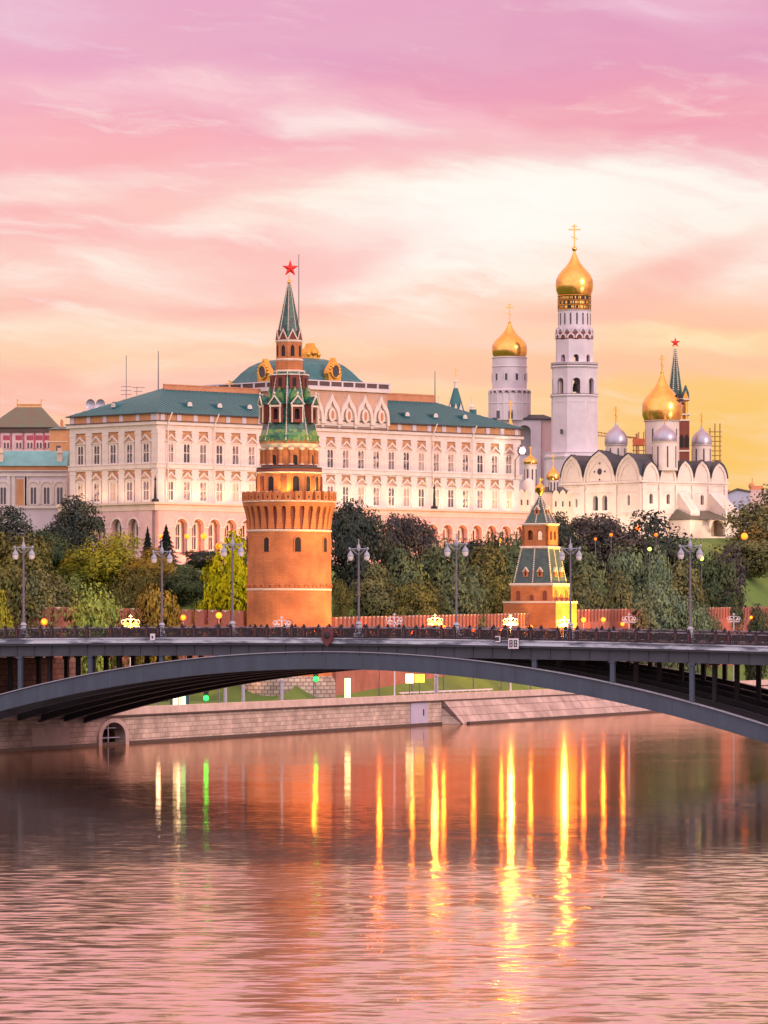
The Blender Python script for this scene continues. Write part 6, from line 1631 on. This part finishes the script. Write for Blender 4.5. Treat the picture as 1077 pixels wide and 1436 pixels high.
for px, s, y, lit, lab in ((183, 12, 862, 1, 'lit scrollwork lamp glowing before the left trees above the bridge'), (395, 9, 864, 0, 'unlit white scrollwork lamp in front of the round tower'),
    (553, 9, 860, 0, 'unlit white scrollwork lamp before the wall left of a lit one'), (610, 9, 861, 1, 'lit yellow scrollwork lamp before the wall between two bridge lamps'),
    (716, 9, 862, 2, 'brilliant scrollwork lamp at the square tower\'s left foot'), (791, 9, 864, 2, 'brilliant scrollwork lamp at the square tower\'s right foot'),
    (882, 9, 860, 0, 'unlit white scrollwork lamp left of the pale grey green tree'), (958, 9, 860, 0, 'unlit white scrollwork lamp beside the right bridge lamp\'s foot'),
    (1029, 9, 860, 0, 'unlit white scrollwork lamp nearest the photo\'s right edge')): quay_lamp(px, s, y, lit, lab)
def globe_lamp(x, y, z0, zl, r, mat, label, group, glow=0):
    t = thing('globe_lamp', label, 'street lamp', (x, y, z0), 0, group)
    m = MB(); m.tube([(0, 0, 0), (0, 0, zl - z0 - r)], [.12, .07], 6); m.lathe([(.1, zl - z0 - r - .15), (.22, zl - z0 - r), (.08, zl - z0 - r + .05)], 8); m.build('post', MT['pole'], t)
    m = MB(); m.sphere((0, 0, zl - z0), r, 14); m.build('globe', mat, t, True)
    if glow: lamp('POINT', 'lamp_glow', (x, y + (r + .3) * (1 if glow > 2000 else -1), zl), None, glow, (1, .27, .035) if glow > 2000 else (1, .20, .015), size=.25)
for px, s, py, k, r, lab in ((257, 15, 866, 'orange_dim', .42, 'orange lamp low before the wall between golden tree and lime tree'), (307, 13, 863, 'orange', .45, 'bright orange lamp under the lime green tree'),
    (532, 13, 884, 'orange', .4, 'orange lamp behind the bridge railing right of the tower lamp post'), (578, 13, 886, 'orange_dim', .4, 'dull orange lamp low behind the railing left of the lit scroll lamp'),
    (622, 14, 880, 'orange', .4, 'orange lamp right beside the lit scrollwork lamp between bridge lamps'), (664, 13, 884, 'orange_dim', .4, 'dull orange lamp right of the palace-front bridge lamp\'s foot'),
    (703, 14, 884, 'orange', .4, 'orange lamp just left of the brilliant scroll lamp by the square tower'), (744, 7, 880, 'orange', .42, 'orange lamp before the middle of the square tower\'s base'),
    (818, 14, 869, 'orange', .45, 'orange lamp first right of the square tower before the wall'), (846, 14, 869, 'orange', .45, 'orange lamp second right of the square tower before the wall'),
    (873, 13, 875, 'orange_dim', .42, 'dull orange lamp low before the wall, left of an unlit scroll lamp'), (918, 12, 867, 'orange', .36, 'orange lamp in front of the pale grey green tree'), (1054, 13, 866, 'orange', .4, 'orange lamp left of the small dark tree at the right edge'),
    (440, 13, 884, 'orange_dim', .35, 'orange lamp at the foot of the round tower\'s right side'), (62, 14, 872, 'orange_dim', .45, 'orange lamp near the leftmost bridge lamp\'s foot')):
    p = emb(px, s); z0 = gz(p.x, p.y); globe_lamp(p.x, p.y, z0, CH + (HY - py) * p.y / F, r, E[k], lab, 'orange lamps along the embankment', 800 if k == 'orange' else 450)
for px, py, d, k, r, lab in ((262, 752, 880, 'orange', .5, 'left orange globe lamp glowing before the palace arcade'), (286, 752, 880, 'orange', .6, 'right orange globe lamp glowing before the palace arcade'),
    (225, 752, 876, 'orange', .4, 'orange lamp hidden between the spruces by the palace corner'), (307, 766, 840, 'orange', .62, 'large orange lamp above the lime green tree'),
    (541, 752, 868, 'orange', .6, 'orange lamp seen through the thin purple tree, left'), (560, 762, 866, 'orange', .6, 'orange lamp seen through the thin purple tree, right'), (700, 758, 905, 'orange', .5, 'orange lamp before the palace arcade\'s right end'),
    (893, 741, 1040, 'orange', .75, 'orange lamp low before the white cathedral\'s middle'), (1044, 752, 1070, 'orange', .8, 'glaring orange lamp at the cathedral annex\'s right corner'),
    (857, 750, 940, 'orange_dim', .35, 'tiny orange lamp among the dark trees below the cathedral, right one'), (835, 756, 940, 'orange_dim', .3, 'tiny orange lamp among the dark trees below the cathedral, left one'),
    (920, 750, 945, 'orange_dim', .38, 'tiny orange lamp in the dark tree before the cathedral\'s middle'),
    (911, 770, 880, 'lime', .35, 'small lime coloured lamp in the dark trees left of the right bridge lamp'), (984, 783, 925, 'lime', .42, 'small lime coloured lamp right of the right bridge lamp')):
    p = at(px, py, d); z0 = min(gz(p.x, p.y), p.z - 1.5); globe_lamp(p.x, p.y, z0, p.z, r, E[k], lab, 'lamps on the fortress hill', 2600 if r > .45 else 0)
p = at(732.5, 632, 966)
t = thing('floodlight', 'dazzling white floodlight on the palace\'s right end above the gold domes', 'floodlight', (p.x, p.y, p.z - 6), 0)
m = MB(); m.tube([(-1.5, 2, 0), (-1.5, 1, 4), (0, .6, 6)], .15, 6); m.lathe([(.9, 5.2), (1.1, 6.0), (.9, 6.9)], 12, cy=.9); m.build('bracket', MT['pole'], t)
m = MB(); m.sphere((0, -.35, 6), .5, 14); m.build('lens', E['flood'], t, True)

def quay_things():
    def post(px, s, y0, y1): 
        p = emb(px, s); return p, gz(p.x, p.y), CH + (HY - y0)*p.y/F, CH + (HY - y1)*p.y/F
    for px, s, py, lab in ((443, 5, 952, 'green traffic light on a pole under the bridge arch by the tower base'), (289, 4, 979, 'low green traffic light beside the lit kiosk under the bridge')):
        p, z0, zt, _ = post(px, s, py, py); t = thing('traffic_light', lab, 'traffic light', (p.x, p.y, z0), 0, 'traffic lights on the embankment'); h = zt - z0
        m = MB(); m.tube([(0, 0, 0), (0, 0, max(h, .3))], .07, 6); m.build('pole', MT['pole'], t)
        m = MB(); m.box(-.34, .34, .0, .3, h - .45, h + 1.15); m.build('housing', MT['iron'], t)
        m = MB(); m.sphere((0, -.02, h), .36, 12); m.build('green_light', E['green'], t, True)
        for z in (.5, .95): m = MB(); m.sphere((0, -.0, h + z), .14, 8); m.build('dark_light', MT['glass'], t)
    p, z0, zt, zb = post(487.5, 4, 951, 977); t = thing('lit_pillar', 'glowing cream advertising pillar on the quay under the bridge arch', 'light box', (p.x, p.y, z0), 0)
    m = MB(); m.box(-.42, .42, -.2, .2, zb - z0 - .6, zt - z0); m.build('glowing_panel', E['lit_sign'], t); m = MB(); m.box(-.46, .46, -.19, .24, 0, zb - z0 - .6); m.box(-.46, .46, -.22, .22, zt - z0, zt - z0 + .12); m.build('frame', MT['iron'], t)
    for px, s, w, ya, yb, k, lab in ((574.5, 9, .62, 945, 958, 'lit_sign', 'pale lit signboard, left of a yellow one, on the lawn under the bridge'), (588.5, 10, .78, 945.5, 957, 'lit_sign_y', 'yellow lit signboard right of the pale one under the bridge')):
        p, z0, zt, zb = post(px, s, ya, yb); t = thing('signboard', lab, 'sign', (p.x, p.y, z0), 0, 'signboards under the bridge')
        m = MB(); m.box(-w, w, -.05, .05, zb - z0, zt - z0); m.build('lit_face', E[k], t); m = MB(); m.tube([(0, .1, 0), (0, .1, zt - z0)], .08, 6); m.box(-w - .05, w + .05, .052, .1, zb - z0 - .05, zt - z0 + .05); m.build('post', MT['pole'], t)
    for px, lab in ((612.5, 'grey stone bollard post on the quay right of the yellow signboard'), (395, 'grey post on the quay under the arch before the tower\'s stone base'), (341, 'grey post on the quay under the arch left of the tower\'s base'), (316, 'short ochre post on the quay near the arch\'s left side')):
        p = emb(px, 3); t = thing('quay_post', lab, 'post', (p.x, p.y, 4), 0, 'posts along the quay')
        m = MB(); m.box(-.35, .35, -.35, .35, 0, .5); m.lathe([(.26, .5), (.22, 3.2), (.3, 3.3), (.3, 3.5), (.1, 3.7)], 10); m.build('post', MT['pole_pale'], t)
    p, z0, zt, zb = post(252, 5, 969, 988); t = thing('lit_kiosk', 'small white lit kiosk on the quay at the arch\'s left side', 'kiosk', (p.x, p.y, z0), 0); h = zt - z0
    m = MB(); m.box(-1.3, 1.3, 0, 1.6, 0, h); m.box(-1.5, 1.5, -.3, 1.8, h, h + .15); m.build('body', MT['steel'], t)
    m = MB(); m.box(-.9, .05, -.06, -.005, h*.2, h*.95); m.build('lit_window', E['lit_sign'], t); m = MB(); m.box(.15, .8, -.06, -.005, h*.2, h*.95); m.build('green_window', E['kiosk_green'], t)
    for px, py, k, r, lab in ((222, 968, 'white', .3, 'white lamp hidden behind the arch ribs near the outlet'), (250, 966, 'white', .22, 'white lamp beside the small lit kiosk')):
        p = emb(px, 4); globe_lamp(p.x, p.y, gz(p.x, p.y), CH + (HY - py)*p.y/F, r, E[k], lab, 'white lamps on the quay')
E['kiosk_green'] = emitter('green_window', (.35, 1, .35), 2.5)
quay_things()
# tall thin fence of the quay road seen between the bridge columns
def lawn_rail():
    p = emb(560, 12.5); q = emb(690, 12.5); t = thing('lawn_kerb', 'pale kerb rail running along the lawn under the bridge', 'kerb rail', (p.x, p.y, gz(p.x, p.y)), math.degrees(math.atan2(q.y - p.y, q.x - p.x)))
    L_ = (q - p).length; m = MB(); m.box(0, L_, -.12, .12, .55, .8); m.build('rail', MT['sign_white'], t)
    for i in range(14): m = MB(); m.box(-.08, .08, -.08, .08, 0, .55); m.build('stub', MT['sign_white'], t, loc=(L_*(i + .5)/14, 0, 0))
lawn_rail()
print('objects', len(bpy.data.objects))
